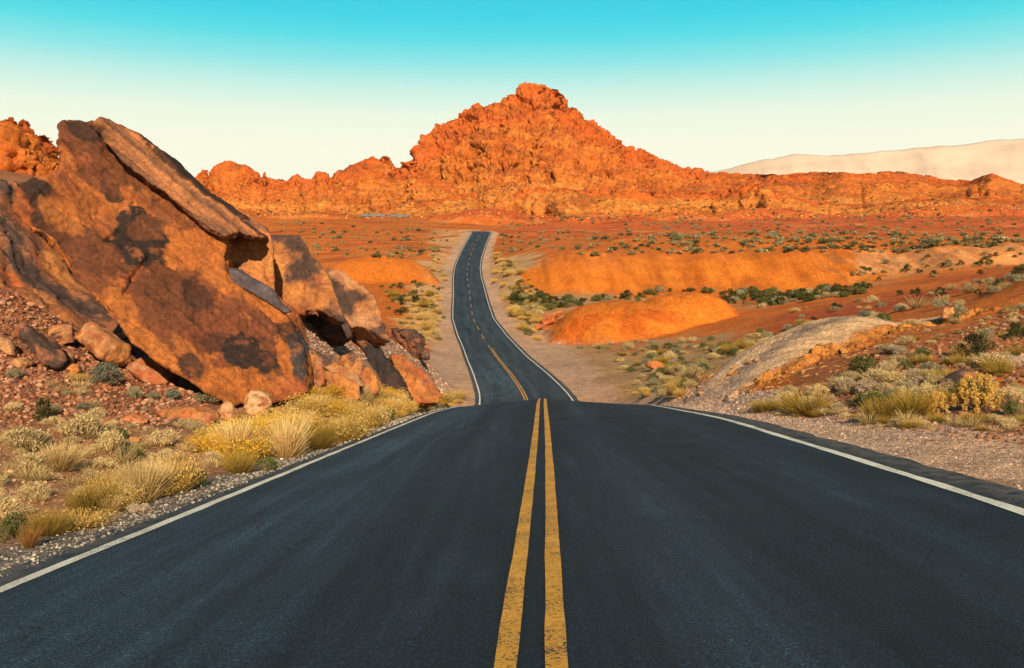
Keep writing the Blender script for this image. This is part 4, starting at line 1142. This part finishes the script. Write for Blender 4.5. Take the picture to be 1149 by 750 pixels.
def blades(rs, n, R, h0, h1, spread, w, c0, c1, droop=.25, jitter=.25):
    """curved tapering blades growing from a disc: V, quads, tris, colours"""
    a = rs.uniform(0, 6.283, n); rr = R * np.sqrt(rs.uniform(0, 1, n))
    base = np.stack([rr * np.cos(a), rr * np.sin(a), 0 * a - .01], -1)
    az = a + rs.normal(0, .7, n); tl = spread * np.abs(rs.normal(.55, .4, n)) + spread * .5 * rr / max(R, 1e-6)
    L = rs.uniform(h0, h1, n)
    d = np.stack([np.sin(tl) * np.cos(az), np.sin(tl) * np.sin(az), np.cos(tl)], -1)
    mid = base + d * L[:, None] * .55
    d2 = d + np.stack([np.cos(az), np.sin(az), 0 * az - .6], -1) * (droop * rs.uniform(0, 1, n))[:, None]
    tip = mid + d2 / np.linalg.norm(d2, axis=1, keepdims=True) * L[:, None] * .45
    sa = rs.uniform(0, 6.283, n); s = np.stack([np.cos(sa), np.sin(sa), 0 * sa], -1) * w / 2
    V = np.stack([base - s, base + s, mid + s * .8, mid - s * .8, tip - s * .25, tip + s * .25], 1)
    i = np.arange(n)[:, None] * 6
    Q = np.concatenate([i + np.array([[0, 1, 2, 3]]), i + np.array([[3, 2, 5, 4]])])
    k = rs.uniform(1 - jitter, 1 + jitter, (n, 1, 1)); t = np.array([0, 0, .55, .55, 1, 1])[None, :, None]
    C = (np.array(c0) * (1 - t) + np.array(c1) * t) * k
    return V.reshape(-1, 3), Q, C.reshape(-1, 3), tip


def leaves(rs, cent, size, c, jitter=.3, long=1.6):
    n = len(cent)
    a = rs.normal(size=(n, 3)); a /= np.linalg.norm(a, axis=1, keepdims=True)
    b = rs.normal(size=(n, 3)); b -= a * (a * b).sum(1, keepdims=True); b /= np.linalg.norm(b, axis=1, keepdims=True)
    s = size * rs.uniform(.6, 1.3, (n, 1))
    V = np.stack([cent - a * s * long / 2, cent + b * s / 2, cent + a * s * long / 2, cent - b * s / 2], 1)
    Q = np.arange(n * 4).reshape(n, 4)
    C = np.array(c)[rs.randint(0, len(c), n)] * rs.uniform(1 - jitter, 1 + jitter, (n, 1))
    return V.reshape(-1, 3), Q, np.repeat(C, 4, 0)


def merge(parts):
    V, Q, C, o = [], [], [], 0
    for p in parts:
        V.append(p[0]); Q.append(p[1] + o); C.append(p[2]); o += len(p[0])
    return np.concatenate(V), np.concatenate(Q), np.concatenate(C)


def lobes_dome(rs, n, R, h, lobe):
    a = rs.uniform(0, 6.283, n); u = rs.uniform(0, 1, n) ** .6
    r = (R - lobe) * np.sqrt(1 - (u * .92) ** 2) * rs.uniform(.55, 1.05, n)
    return np.stack([r * np.cos(a), r * np.sin(a), lobe * .5 + u * (h - lobe * 1.3)], -1)


def leafy(rs, R, h, nl, lobe, per, size, cols, nst, stc):
    L = lobes_dome(rs, nl, R, h, lobe)
    c = np.repeat(L, per, 0); d = rs.normal(size=c.shape); d /= np.linalg.norm(d, axis=1, keepdims=True)
    cent = c + d * lobe * rs.uniform(.25, 1.0, (len(c), 1)) * np.array([1, 1, .85]); cent[:, 2] = np.abs(cent[:, 2])
    fol = leaves(rs, cent, size, cols)
    # stems from the root to the lobes
    tg = L[rs.randint(0, nl, nst)] + rs.normal(0, lobe * .5, (nst, 3)); tg[:, 2] = np.abs(tg[:, 2])
    mid = tg * np.array([.45, .45, .5]); w = .012 * R / .5
    sa = rs.uniform(0, 6.28, nst); s = np.stack([np.cos(sa), np.sin(sa), 0 * sa], -1) * w
    b0 = rs.normal(0, .03, (nst, 3)) * np.array([1, 1, 0])
    V = np.stack([b0 - s, b0 + s, mid + s * .8, mid - s * .8, tg - s * .3, tg + s * .3], 1)
    i = np.arange(nst)[:, None] * 6
    Q = np.concatenate([i + np.array([[0, 1, 2, 3]]), i + np.array([[3, 2, 5, 4]])])
    C = np.repeat(np.array([stc]) * rs.uniform(.7, 1.3, (nst, 1)), 6, 0)
    return fol, (V.reshape(-1, 3), Q, C)


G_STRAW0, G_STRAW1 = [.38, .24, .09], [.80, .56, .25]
KINDS = {}


def kind(name, fn, variants=3):
    KINDS[name] = []
    for k in range(variants):
        rs = np.random.RandomState(1000 + len(KINDS) * 50 + k)
        fol, st = fn(rs)
        mf = mesh_from(name + '_foliage', fol[0], fol[1], np.clip(fol[2], .005, .85), False, [M_LEAF])
        ms = mesh_from(name + '_stems', st[0], st[1], np.clip(st[2], .005, .85), False, [M_STEM]) if st else None
        KINDS[name].append((mf, ms))


# every prototype is about one unit wide
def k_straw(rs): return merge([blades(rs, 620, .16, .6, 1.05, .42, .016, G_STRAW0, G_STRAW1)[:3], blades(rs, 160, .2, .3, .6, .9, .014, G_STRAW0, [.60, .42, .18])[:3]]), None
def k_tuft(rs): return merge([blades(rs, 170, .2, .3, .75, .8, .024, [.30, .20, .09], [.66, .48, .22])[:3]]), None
def k_pale(rs):
    fol, st = leafy(rs, .5, .52, 26, .14, 75, .030, [[.72, .53, .27], [.80, .62, .35], [.60, .43, .20], [.50, .38, .18]], 150, [.34, .24, .14])
    b = blades(rs, 260, .22, .3, .58, .95, .012, [.34, .24, .12], [.80, .58, .30])
    return merge([fol, b[:3]]), st
def k_gold(rs):
    b = blades(rs, 520, .20, .45, .85, .62, .014, [.30, .23, .06], [.66, .38, .05]); tips = b[3]
    c = np.repeat(tips, 2, 0) + rs.normal(0, .03, (len(tips) * 2, 3))
    f = leaves(rs, c, .027, [[.84, .48, .035], [.78, .40, .03], [.84, .55, .08]], .2)
    st = blades(rs, 60, .1, .3, .6, .6, .018, [.22, .15, .08], [.34, .26, .10])
    return merge([b[:3], f]), st[:3]
def k_yellow(rs):
    b = blades(rs, 760, .24, .36, .76, .75, .014, [.36, .25, .08], [.74, .46, .12]); tips = b[3]
    c = np.repeat(tips, 1, 0) + rs.normal(0, .02, (len(tips), 3))
    f = leaves(rs, c, .030, [[.80, .54, .17], [.74, .45, .11], [.80, .60, .28]], .2)
    st = blades(rs, 60, .1, .3, .55, .6, .018, [.22, .15, .08], [.36, .28, .12])
    return merge([b[:3], f]), st[:3]
def k_olive(rs):
    b = blades(rs, 1100, .22, .35, .62, .95, .011, [.15, .10, .03], [.48, .31, .06], .15)
    st = blades(rs, 70, .12, .2, .45, .8, .016, [.14, .10, .06], [.24, .18, .08])
    return b[:3], st[:3]
def k_sage(rs): return leafy(rs, .5, .5, 24, .13, 90, .026, [[.32, .28, .16], [.42, .36, .22], [.24, .21, .12], [.48, .41, .26]], 90, [.22, .17, .12])
def k_dark(rs): return leafy(rs, .5, .62, 22, .13, 85, .028, [[.055, .065, .022], [.085, .085, .028], [.035, .045, .02], [.13, .12, .04]], 110, [.16, .12, .07])
def k_green(rs): return leafy(rs, .5, .5, 24, .13, 80, .028, [[.13, .15, .045], [.19, .19, .06], [.10, .12, .04], [.26, .23, .08]], 90, [.2, .15, .08])
def k_pink(rs): return leafy(rs, .5, .46, 24, .13, 80, .028, [[.56, .42, .29], [.64, .50, .36], [.46, .33, .22]], 100, [.30, .21, .14])
def k_rust(rs): return merge([blades(rs, 420, .2, .4, .8, .6, .014, [.20, .10, .04], [.44, .21, .06])[:3]]), None
def k_blue(rs): return leafy(rs, .5, .5, 26, .12, 90, .024, [[.22, .24, .17], [.30, .32, .24], [.16, .18, .13], [.38, .36, .25]], 90, [.2, .16, .12])
def k_cholla(rs):
    L = lobes_dome(rs, 105, .5, .7, .07); L[:40, 2] *= .55; parts = []
    for c in L:
        n = 70; d = rs.normal(size=(n, 3)); d /= np.linalg.norm(d, axis=1, keepdims=True)
        cent = c + d * np.array([.045, .045, .075]) * rs.uniform(.6, 1.0, (n, 1)); cent[:, 2] = np.abs(cent[:, 2])
        parts.append(leaves(rs, cent, .016, [[.72, .46, .11], [.78, .54, .18], [.58, .34, .07]], .2, 2.4))
    tg = L; mid = tg * np.array([.5, .5, .5]); sa = rs.uniform(0, 6.28, len(L)); s = np.stack([np.cos(sa), np.sin(sa), 0 * sa], -1) * .008
    b0 = 0 * tg
    V = np.stack([b0 - s, b0 + s, mid + s, mid - s, tg - s, tg + s], 1); i = np.arange(len(L))[:, None] * 6
    Q = np.concatenate([i + np.array([[0, 1, 2, 3]]), i + np.array([[3, 2, 5, 4]])])
    return merge(parts), (V.reshape(-1, 3), Q, np.tile([.30, .20, .09], (len(L) * 6, 1)))


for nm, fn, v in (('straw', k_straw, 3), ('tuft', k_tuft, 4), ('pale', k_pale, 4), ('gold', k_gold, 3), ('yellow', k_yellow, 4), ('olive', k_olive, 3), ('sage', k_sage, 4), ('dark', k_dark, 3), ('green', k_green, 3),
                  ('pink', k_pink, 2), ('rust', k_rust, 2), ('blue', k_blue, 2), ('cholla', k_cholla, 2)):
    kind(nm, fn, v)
NAMES = {'straw': ('grass_clump', 'grass clump'), 'tuft': ('grass_tuft', 'grass tuft'), 'rust': ('grass_clump', 'grass clump'), 'gold': ('rabbitbrush', 'shrub'), 'yellow': ('rabbitbrush', 'shrub'), 'pale': ('dry_bush', 'bush'),
         'olive': ('snakeweed', 'shrub'), 'sage': ('sagebrush', 'shrub'), 'blue': ('sagebrush', 'shrub'), 'dark': ('creosote_bush', 'bush'), 'green': ('desert_bush', 'bush'), 'pink': ('dry_bush', 'bush'), 'cholla': ('cholla_cactus', 'cactus')}
NATH = {'straw': .95, 'tuft': .6, 'rust': .75, 'gold': .85, 'yellow': .75, 'pale': .58, 'olive': .55, 'sage': .55, 'blue': .55, 'dark': .65, 'green': .55, 'pink': .52, 'cholla': .72}
pr = random.Random(3)


def plant(kd, pos, w, h, label, group=None, parts=True):
    mf, ms = pr.choice(KINDS[kd]); nm, cat = NAMES[kd]
    sc = (w, w, h / NATH[kd]); rz = pr.uniform(0, 6.28)
    if ms and parts:
        o = link(nm, None); link('foliage', mf, o); link('stems', ms, o)
    else:
        o = link(nm, mf)
    o.location = pos; o.scale = sc; o.rotation_euler = (0, 0, rz)
    return tag(o, label, cat, group)


def bush(kd, px, py, wpx, hpx, label, ymin=2.5):
    g = hit(px, py, ymin); s = g[1] / F
    return plant(kd, (g[0], g[1] + wpx * s * .25, g[2] - .02), wpx * s * 1.08, hpx * s * 1.05, label)


for a in [
    # left verge, from the left frame edge to the crest
    ('green', 8, 608, 42, 34, 'dark green bush cut by the left frame edge beside the gravel'),
    ('rust', 31, 616, 22, 30, 'small rusty brown grass clump at the gravel edge in the lower left'),
    ('olive', 47, 603, 44, 32, 'olive bush just right of the rusty grass clump'),
    ('yellow', 84, 595, 52, 20, 'low greenish yellow shrub spreading along the gravel edge'),
    ('olive', 97, 578, 50, 36, 'golden olive shrub behind the low greenish yellow shrub'),
    ('yellow', 118, 562, 36, 36, 'pale golden shrub left of the tall straw clump'),
    ('straw', 150, 564, 42, 44, 'tall straw coloured grass clump above the low white bush'),
    ('pink', 151, 578, 38, 13, 'low whitish bush on the gravel under the tall straw clump'),
    ('yellow', 194, 554, 38, 48, 'tall slender yellow shrub with open stems by the gravel'),
    ('green', 219, 547, 30, 24, 'low green bush right of the tall slender yellow shrub'),
    ('pale', 236, 526, 28, 22, 'grey dry bush between the yellow shrubs'),
    ('gold', 246, 514, 44, 36, 'bright orange yellow rabbitbrush, left one of the two brightest'),
    ('gold', 280, 508, 44, 42, 'bright yellow rabbitbrush just left of the big straw clump'),
    ('gold', 262, 500, 46, 30, 'orange yellow rabbitbrush between the two brightest and the smaller round boulder'),
    ('gold', 303, 494, 42, 28, 'orange yellow rabbitbrush below the larger round boulder, behind the straw clump'),
    ('gold', 228, 506, 30, 20, 'leftmost small orange yellow rabbitbrush, below the long flat red boulder'),
    ('olive', 266, 532, 36, 28, 'olive brown shrub in front of the bright rabbitbrush'),
    ('straw', 320, 516, 46, 44, 'big fan shaped straw grass clump nearest the white line'),
    ('green', 298, 530, 34, 18, 'low grey green bush at the foot of the big straw clump'),
    ('olive', 358, 506, 34, 34, 'olive shrub just right of the big straw clump'),
    ('yellow', 342, 476, 40, 34, 'pale yellow shrub behind the big straw clump'),
    ('gold', 326, 456, 26, 20, 'golden shrub against the foot of the slab beside the larger round boulder'),
    ('gold', 350, 456, 40, 22, 'golden shrub in front of the dark purple block'),
    ('green', 322, 478, 34, 18, 'grey olive bush behind the orange yellow brush'),
    ('yellow', 385, 498, 42, 36, 'pale yellow shrub on the verge, second right of the big straw clump'),
    ('olive', 400, 490, 34, 26, 'olive tinged shrub at the gravel edge halfway to the crest'),
    ('yellow', 412, 482, 38, 30, 'straw yellow shrub at the gravel edge beyond the olive tinged shrub'),
    ('yellow', 384, 472, 40, 24, 'pale yellow shrub in the back row below the orange brown slab'),
    ('yellow', 408, 464, 36, 20, 'pale yellow shrub in the back row below the squat brown boulder'),
    ('green', 432, 474, 30, 18, 'dark olive bush at the gravel edge before the crest'),
    ('yellow', 444, 467, 36, 20, 'cream yellow shrub at the gravel edge below the black stained face'),
    ('pale', 436, 456, 34, 16, 'dry beige bush in the back row below the black stained face'),
    ('pale', 458, 452, 30, 15, 'pinkish dry bush beside the foot of the rusty rock wedge'),
    ('yellow', 466, 462, 30, 16, 'cream shrub by the white line below the rusty rock wedge'),
    ('green', 484, 456, 24, 13, 'small olive bush by the white line near the crest'),
    ('yellow', 497, 453, 24, 12, 'small pale shrub next to last before the crest'),
    ('yellow', 512, 449, 22, 11, 'last small pale shrub at the crest beside the white line'),
    ('gold', 410, 443, 30, 14, 'golden shrub glowing in front of the small orange stone'),
    ('gold', 376, 446, 32, 18, 'golden shrub under the orange brown stone slab'),
    # dry flat on the left
    ('pale', 20, 508, 58, 30, 'beige dry bush at the left frame edge on the flat'),
    ('pale', 88, 494, 58, 34, 'widest beige dry bush below the red rubble'),
    ('straw', 62, 530, 46, 30, 'pale straw clump in front of the beige dry bushes'),
    ('pale', 30, 532, 46, 25, 'tan dry bush left of the pale straw clump'),
    ('pale', 120, 510, 34, 30, 'greyish twiggy bush right of the widest beige bush'),
    ('green', 145, 519, 34, 19, 'olive bush alone on the flat right of the twiggy bush'),
    ('pale', 178, 501, 38, 22, 'pale yellowish bush below the long flat red boulder'),
    ('pale', 206, 480, 30, 11, 'low pale bush at the front of the long flat red boulder'),
    ('pale', 260, 486, 28, 9, 'low cream bush below the smaller round boulder'),
    ('pink', 294, 488, 30, 10, 'cream bush below the larger round boulder'),
    ('green', 130, 494, 26, 16, 'dusty olive bush among beige bushes under the rubble'),
    ('pale', 55, 478, 26, 12, 'small yellow beige bush at the bottom of the rubble'),
    ('blue', 112, 432, 46, 26, 'large blue grey sagebrush in front of the long tan boulder'),
    ('yellow', 84, 428, 18, 10, 'small yellowish bush beside the squarish orange boulder'),
    ('dark', 46, 474, 26, 30, 'dark grey upright bush on the red rubble'),
    ('sage', 60, 462, 16, 10, 'small pale green bush beside the dark grey upright bush'),
    ('sage', 148, 448, 22, 16, 'grey twiggy sagebrush below the wedge shaped boulder'),
    ('blue', 190, 450, 24, 14, 'dark blue green sagebrush in the shade under the slab'),
    ('sage', 228, 455, 40, 16, 'silvery sagebrush at the foot of the slab left of the round boulders'),
    ('sage', 170, 450, 20, 12, 'pale green sagebrush right of the wedge shaped boulder'),
    ('sage', 18, 424, 24, 8, 'low grey green bush under the pale orange lump at left'),
    # right hillside
    ('olive', 909, 467, 54, 28, 'broad olive snakeweed by the gravel at the front of the ash mound'),
    ('olive', 862, 462, 34, 14, 'low olive shrub by the gravel at the toe of the ash mound'),
    ('olive', 994, 473, 42, 28, 'dark olive shrub by the gravel, left half of the big pair'),
    ('olive', 1028, 469, 46, 34, 'golden olive shrub by the gravel, right half of the big pair'),
    ('cholla', 1055, 465, 28, 25, 'smaller golden cholla cactus right of the olive pair'),
    ('cholla', 1104, 462, 62, 42, 'larger bright golden cholla cactus below the dark boulder'),
    ('green', 1140, 466, 26, 20, 'green bush at the right frame edge beside the larger cholla'),
    ('pink', 976, 441, 34, 17, 'pinkish white bush in front of the pale yellow bush'),
    ('pale', 988, 431, 38, 20, 'pale yellow bush behind the pinkish white bush'),
    ('green', 975, 420, 42, 24, 'dusty olive bush on the orange stones of the right hillside'),
    ('pale', 946, 438, 36, 17, 'olive beige bush left of the pinkish white bush'),
    ('green', 980, 454, 28, 14, 'low olive bush above the big olive pair'),
    ('blue', 1003, 450, 24, 15, 'grey bush right of the pinkish white bush'),
    ('sage', 1000, 396, 34, 11, 'grey bush at the upper edge of the orange stones'),
    ('dark', 1101, 402, 46, 30, 'dark creosote bush standing out on the right hillside'),
    ('dark', 1145, 382, 26, 22, 'dark green bush high at the right frame edge'),
    ('pale', 1120, 412, 46, 18, 'tan dry bush right below the dark creosote bush'),
    ('blue', 1100, 413, 20, 9, 'small blue grey bush under the dark creosote bush'),
    ('yellow', 1078, 400, 14, 12, 'small bright yellow green bush left of the dark creosote bush'),
    ('pale', 1013, 410, 30, 13, 'pale bush in the middle of the right hillside'),
    ('sage', 1053, 420, 30, 14, 'grey bush above the long dark boulder'),
    ('pale', 1040, 428, 34, 14, 'beige bush left of the long dark boulder'),
    ('sage', 1079, 354, 20, 15, 'pale grey sagebrush right beside the tan orange boulder'),
    ('sage', 1058, 346, 24, 12, 'pale sagebrush uphill of the tan orange boulder'),
    ('sage', 1011, 350, 20, 9, 'sagebrush on the skyline of the near hill before the red slope'),
    ('pale', 1028, 366, 26, 8, 'pale low bush at the top end of the ash mound'),
    ('blue', 971, 356, 20, 9, 'dark blue green bush above the top of the ash mound'),
    ('tuft', 1146, 468, 8, 20, 'single dry whitish stalk at the right frame edge'),
    ('pale', 744, 446, 20, 10, 'beige bush at the right edge of the crest'),
]:
    bush(*a)

ZONES = [
    ([(395, 482), (440, 462), (520, 446), (522, 451), (450, 476), (405, 494)], 70, ('yellow', 'yellow', 'straw', 'gold'), (.3, .65), 'golden brush edging the white line up to the crest', 'golden brush along the white line near the crest', 15),  # polygon, count, kinds, size in metres, label, group, min distance
    ([(60, 600), (180, 552), (270, 534), (400, 482), (500, 447), (520, 450), (420, 492), (300, 536), (180, 588), (70, 618)], 130, ('tuft', 'tuft', 'yellow', 'straw'), (.2, .55), 'small straw tuft filling the verge between the larger shrubs and the left gravel', 'straw tufts on the left verge', 4),
    ([(245, 508), (322, 476), (420, 446), (500, 446), (420, 475), (330, 500), (250, 525)], 95, ('yellow', 'gold', 'yellow', 'straw', 'yellow'), (.4, .9), 'yellow brush packed between the larger shrubs on the left verge', 'yellow brush packed on the left verge', 8),
    ([(-30, 500), (120, 475), (260, 475), (230, 500), (140, 545), (0, 590), (-30, 590)], 80, ('tuft', 'pale', 'tuft', 'pale'), (.18, .55), 'small dry tuft scattered on the dry flat at the left', 'dry tufts on the left flat', 6),
    ([(0, 330), (60, 360), (160, 430), (230, 455), (120, 470), (0, 470)], 26, ('sage', 'pale', 'tuft'), (.2, .5), 'small grey bush growing in the red rubble', 'small bushes in the red rubble', 12),
    ([(880, 440), (960, 420), (1030, 372), (1149, 335), (1149, 450), (1060, 455), (960, 465), (880, 462)], 165, ('sage', 'pale', 'pale', 'tuft', 'pale', 'pink', 'olive', 'green'), (.2, .75), 'small dusty bush dotted over the near right hillside', 'small bushes on the near right hillside', 12),
    ([(760, 448), (870, 458), (1000, 472), (1149, 470), (1149, 488), (1000, 482), (860, 466)], 50, ('tuft', 'olive', 'pale'), (.15, .4), 'small tuft at the inner edge of the right gravel shoulder', 'tufts along the right gravel', 8),
    ([(650, 392), (700, 384), (860, 376), (900, 362), (1010, 360), (880, 388), (800, 412), (745, 446), (715, 440), (690, 405)], 185, ('sage', 'pale', 'green', 'sage', 'pale', 'olive'), (.7, 1.8), 'grey green bush on the tan flat right of the dip', 'bushes on the tan flat right of the dip', 40),
    ([(700, 440), (745, 435), (790, 432), (770, 447), (720, 447)], 26, ('pale', 'yellow', 'green'), (.4, 1.0), 'pale bush at the foot of the ash mound by the crest', 'bushes by the crest on the right', 25),
    ([(575, 322), (620, 338), (700, 334), (740, 326), (800, 328), (905, 328), (980, 322), (960, 334), (850, 346), (800, 338), (740, 336), (690, 342), (610, 350), (570, 345)], 270, ('green', 'dark', 'sage', 'green', 'dark'), (1.2, 3.6), 'green bush in the wash between the two orange ridges', 'bushes in the wash between the orange ridges', 120),
    ([(840, 330), (900, 326), (960, 330), (880, 344), (850, 346)], 40, ('sage', 'pale', 'pale'), (1.2, 2.6), 'pale bush at the right end of the wash', 'pale bushes at the right end of the wash', 120),
    ([(555, 282), (580, 300), (600, 320), (612, 345), (602, 385), (582, 372), (566, 345), (550, 310)], 110, ('green', 'yellow', 'pale', 'yellow', 'olive'), (1.0, 2.4), 'yellow green bush on the right verge of the far road', 'bushes on the right verge of the far road', 90),
    ([(500, 288), (484, 292), (445, 360), (470, 385), (494, 388), (506, 340)], 120, ('yellow', 'yellow', 'green', 'pale', 'tuft'), (.8, 2.0), 'yellowish bush on the left verge of the far road', 'bushes on the left verge of the far road', 80),
    ([(425, 318), (500, 318), (485, 350), (460, 365), (430, 348)], 34, ('dark', 'green', 'olive'), (1.2, 3.2), 'dark green bush in the hollow behind the striped rock', 'dark bushes in the hollow left of the far road', 100),
    ([(860, 352), (1149, 308), (1149, 336), (1000, 352), (880, 376)], 50, ('sage', 'pale', 'dark', 'tuft'), (.6, 1.8), 'bush dotted over the dark red slope', 'bushes on the dark red slope', 50),
    ([(930, 300), (1149, 280), (1149, 306), (960, 318)], 40, ('green', 'sage', 'dark'), (1.2, 2.6), 'bush on the broken right end of the orange scarp', 'bushes on the right end of the scarp', 120),
]
for zi, (poly, n, kinds, (s0, s1), lab, gr, ymin) in enumerate(ZONES):
    for a, b, h in scatter_px(poly, n, 200 + zi, ymin):
        if MASK_AT(h) > .5: continue
        kd = pr.choice(kinds); s = math.exp(pr.uniform(math.log(s0), math.log(s1)))
        plant(kd, h - np.array([0, 0, .02]), s, s * NATH[kd] * pr.uniform(.75, 1.1), lab, gr, False)

# scrub far out on the plain: low meshes; the nearest ones are plants of their own
def k_scrub(rs):
    L = lobes_dome(rs, 9, .5, .5, .17)
    c = np.repeat(L, 20, 0); d = rs.normal(size=c.shape); d /= np.linalg.norm(d, axis=1, keepdims=True)
    cent = c + d * .2 * rs.uniform(.3, 1, (len(c), 1)); cent[:, 2] = np.abs(cent[:, 2])
    pal = ([[.17, .15, .06], [.24, .20, .09], [.11, .10, .04]], [[.30, .25, .12], [.40, .32, .17], [.22, .18, .08]], [[.44, .34, .18], [.54, .43, .24], [.34, .26, .13]])[rs.randint(0, 3)]
    return leaves(rs, cent, .12, pal, .3, 1.5)


SCR = [k_scrub(np.random.RandomState(900 + k)) for k in range(9)]
SCRM = [mesh_from('scrub', s[0], s[1], s[2], False, [M_LEAF]) for s in SCR]
far = scatter_px([(560, 246), (700, 242), (900, 243), (1149, 236), (1149, 284), (900, 284), (640, 288), (562, 284)], 1900, 301, 205) + \
    [(a, b, h) for a, b, h in scatter_px([(290, 247), (410, 250), (500, 252), (505, 280), (480, 292), (400, 290), (330, 290)], 420, 302, 205)]
cl = fbm(np.stack([np.array([q[2][0] for q in far]) / 22, np.array([q[2][1] for q in far]) / 30, np.zeros(len(far))], -1), 3, 77)
far = [q for q, c in zip(far, cl) if c + pr.uniform(-.35, .35) > -.08]
far.sort(key=lambda q: q[2][1])
mv, mq, mc, off = [], [], [], 0
for i, (a, b, h) in enumerate(far):
    s = math.exp(pr.uniform(math.log(.7), math.log(2.7))); k = pr.randrange(9)
    if i < 290:
        o = link('desert_scrub', SCRM[k]); o.location = h; o.scale = (s * pr.uniform(.9, 1.9), s * pr.uniform(.9, 1.6), s * pr.uniform(.6, 1.05)); o.rotation_euler = (0, 0, pr.uniform(0, 6.28))
        right = a > 530
        tag(o, 'dusty scrub bush on the red plain ' + ('right of the far road' if right else 'left of the far road'), 'scrub', 'scrub bushes on the plain ' + ('right' if right else 'left') + ' of the far road')
    else:
        v, q, c = SCR[k]
        mv.append(v * np.array([s * 1.25, s * 1.25, s * .85]) + h); mq.append(q + off); mc.append(c); off += len(v)
tag(link('distant_scrub', mesh_from('distant_scrub', np.concatenate(mv), np.concatenate(mq), np.concatenate(mc), False, [M_LEAF])), kind='stuff')
# scrub on the foot of the mountains, found by casting rays at the finished rock
dg = bpy.context.evaluated_depsgraph_get(); dg.update()
mv, mq, mc, off = [], [], [], 0
for _ in range(700):
    a, b = pr.uniform(215, 1149), pr.uniform(188, 246)
    d = Vector(((a - CX) / F, 1, (HY - b) / F)).normalized()
    ok, loc, nor, idx, ob, mtx = SC.ray_cast(dg, Vector((0, 0, 0)), d)
    if not ok or loc.y < 500 or loc.y > 1200 or nor.z < .45: continue
    s = pr.uniform(1.2, 3.2); v, q, c = SCR[pr.randrange(9)]
    mv.append(v * np.array([s, s, s * .8]) + np.array(loc)); mq.append(q + off); mc.append(c); off += len(v)
tag(link('distant_scrub', mesh_from('mountain_scrub', np.concatenate(mv), np.concatenate(mq), np.concatenate(mc), False, [M_LEAF])), kind='stuff')
# ------------------------------------------------------------------ sky, sun, camera
AZ = math.atan2(-.80, -.42); EL = math.radians(28)
sv = Vector((math.cos(EL) * +.13, math.cos(EL) * -.9915, math.sin(EL)))
sun = bpy.data.lights.new('sun', 'SUN'); sun.energy = 5.0; sun.angle = math.radians(.5); sun.color = (1.0, .80, .54)
so = bpy.data.objects.new('sun', sun); COL.objects.link(so)
so.rotation_euler = (-sv).to_track_quat('-Z', 'Y').to_euler()
w = bpy.data.worlds.new('World'); SC.world = w; w.use_nodes = True
nt = w.node_tree; nt.nodes.clear()
ou = nt.nodes.new('ShaderNodeOutputWorld'); bg = nt.nodes.new('ShaderNodeBackground'); bg.inputs[1].default_value = .1
sk = nt.nodes.new('ShaderNodeTexSky'); sk.sky_type = 'NISHITA'; sk.sun_disc = False; sk.sun_elevation = EL
sk.sun_rotation = math.atan2(sv.x, sv.y)
tc_ = nt.nodes.new('ShaderNodeTexCoord'); sp = nt.nodes.new('ShaderNodeSeparateXYZ'); nt.links.new(tc_.outputs['Generated'], sp.inputs[0])
mr = nt.nodes.new('ShaderNodeMapRange'); mr.inputs[1].default_value = -.05; mr.inputs[2].default_value = .75
nt.links.new(sp.outputs[2], mr.inputs[0])
rp = nt.nodes.new('ShaderNodeValToRGB'); nt.links.new(mr.outputs[0], rp.inputs[0])


def zpos(py): return (math.sin(math.atan((HY - py) / F)) + .05) / .8


stops = [(zpos(280), (.93, .90, .74)), (zpos(165), (.92, .93, .75)), (zpos(130), (.79, .91, .75)), (zpos(100), (.52, .84, .77)), (zpos(72), (.22, .76, .77)), (zpos(45), (.05, .69, .77)), (zpos(20), (.0, .62, .77)), (zpos(-10), (.0, .57, .76)), (.55, (.004, .22, .36)), (.7, (.004, .10, .20)), (1.0, (.006, .07, .16))]
e = rp.color_ramp.elements
while len(e) < len(stops): e.new(.5)
for q, (ps, c) in zip(e, stops): q.position = ps; q.color = (*c, 1)
ml = nt.nodes.new('ShaderNodeVectorMath'); ml.operation = 'SCALE'; ml.inputs['Scale'].default_value = 7.8
nt.links.new(rp.outputs[0], ml.inputs[0])
mx = nt.nodes.new('ShaderNodeMix'); mx.data_type = 'RGBA'; mx.inputs[0].default_value = .99
nt.links.new(sk.outputs[0], mx.inputs[6]); nt.links.new(ml.outputs[0], mx.inputs[7])
nt.links.new(mx.outputs[2], bg.inputs[0]); nt.links.new(bg.outputs[0], ou.inputs[0])

cam = bpy.data.cameras.new('camera'); co = bpy.data.objects.new('camera', cam); COL.objects.link(co)
cam.sensor_fit = 'HORIZONTAL'; cam.sensor_width = 36; cam.lens = 36 * F / 1149
cam.shift_y = (HY - 375) / 1149
cam.clip_start = .1; cam.clip_end = 60000
co.location = (0, 0, 0); co.rotation_euler = (math.radians(90), 0, 0)
SC.camera = co
SC.view_settings.view_transform = 'Standard'; SC.view_settings.look = 'None'; SC.view_settings.gamma = 1; SC.view_settings.exposure = 0.45
SC.view_settings.use_curve_mapping = False
SC.cycles.max_bounces = 5; SC.cycles.diffuse_bounces = 3; SC.cycles.use_denoising = True
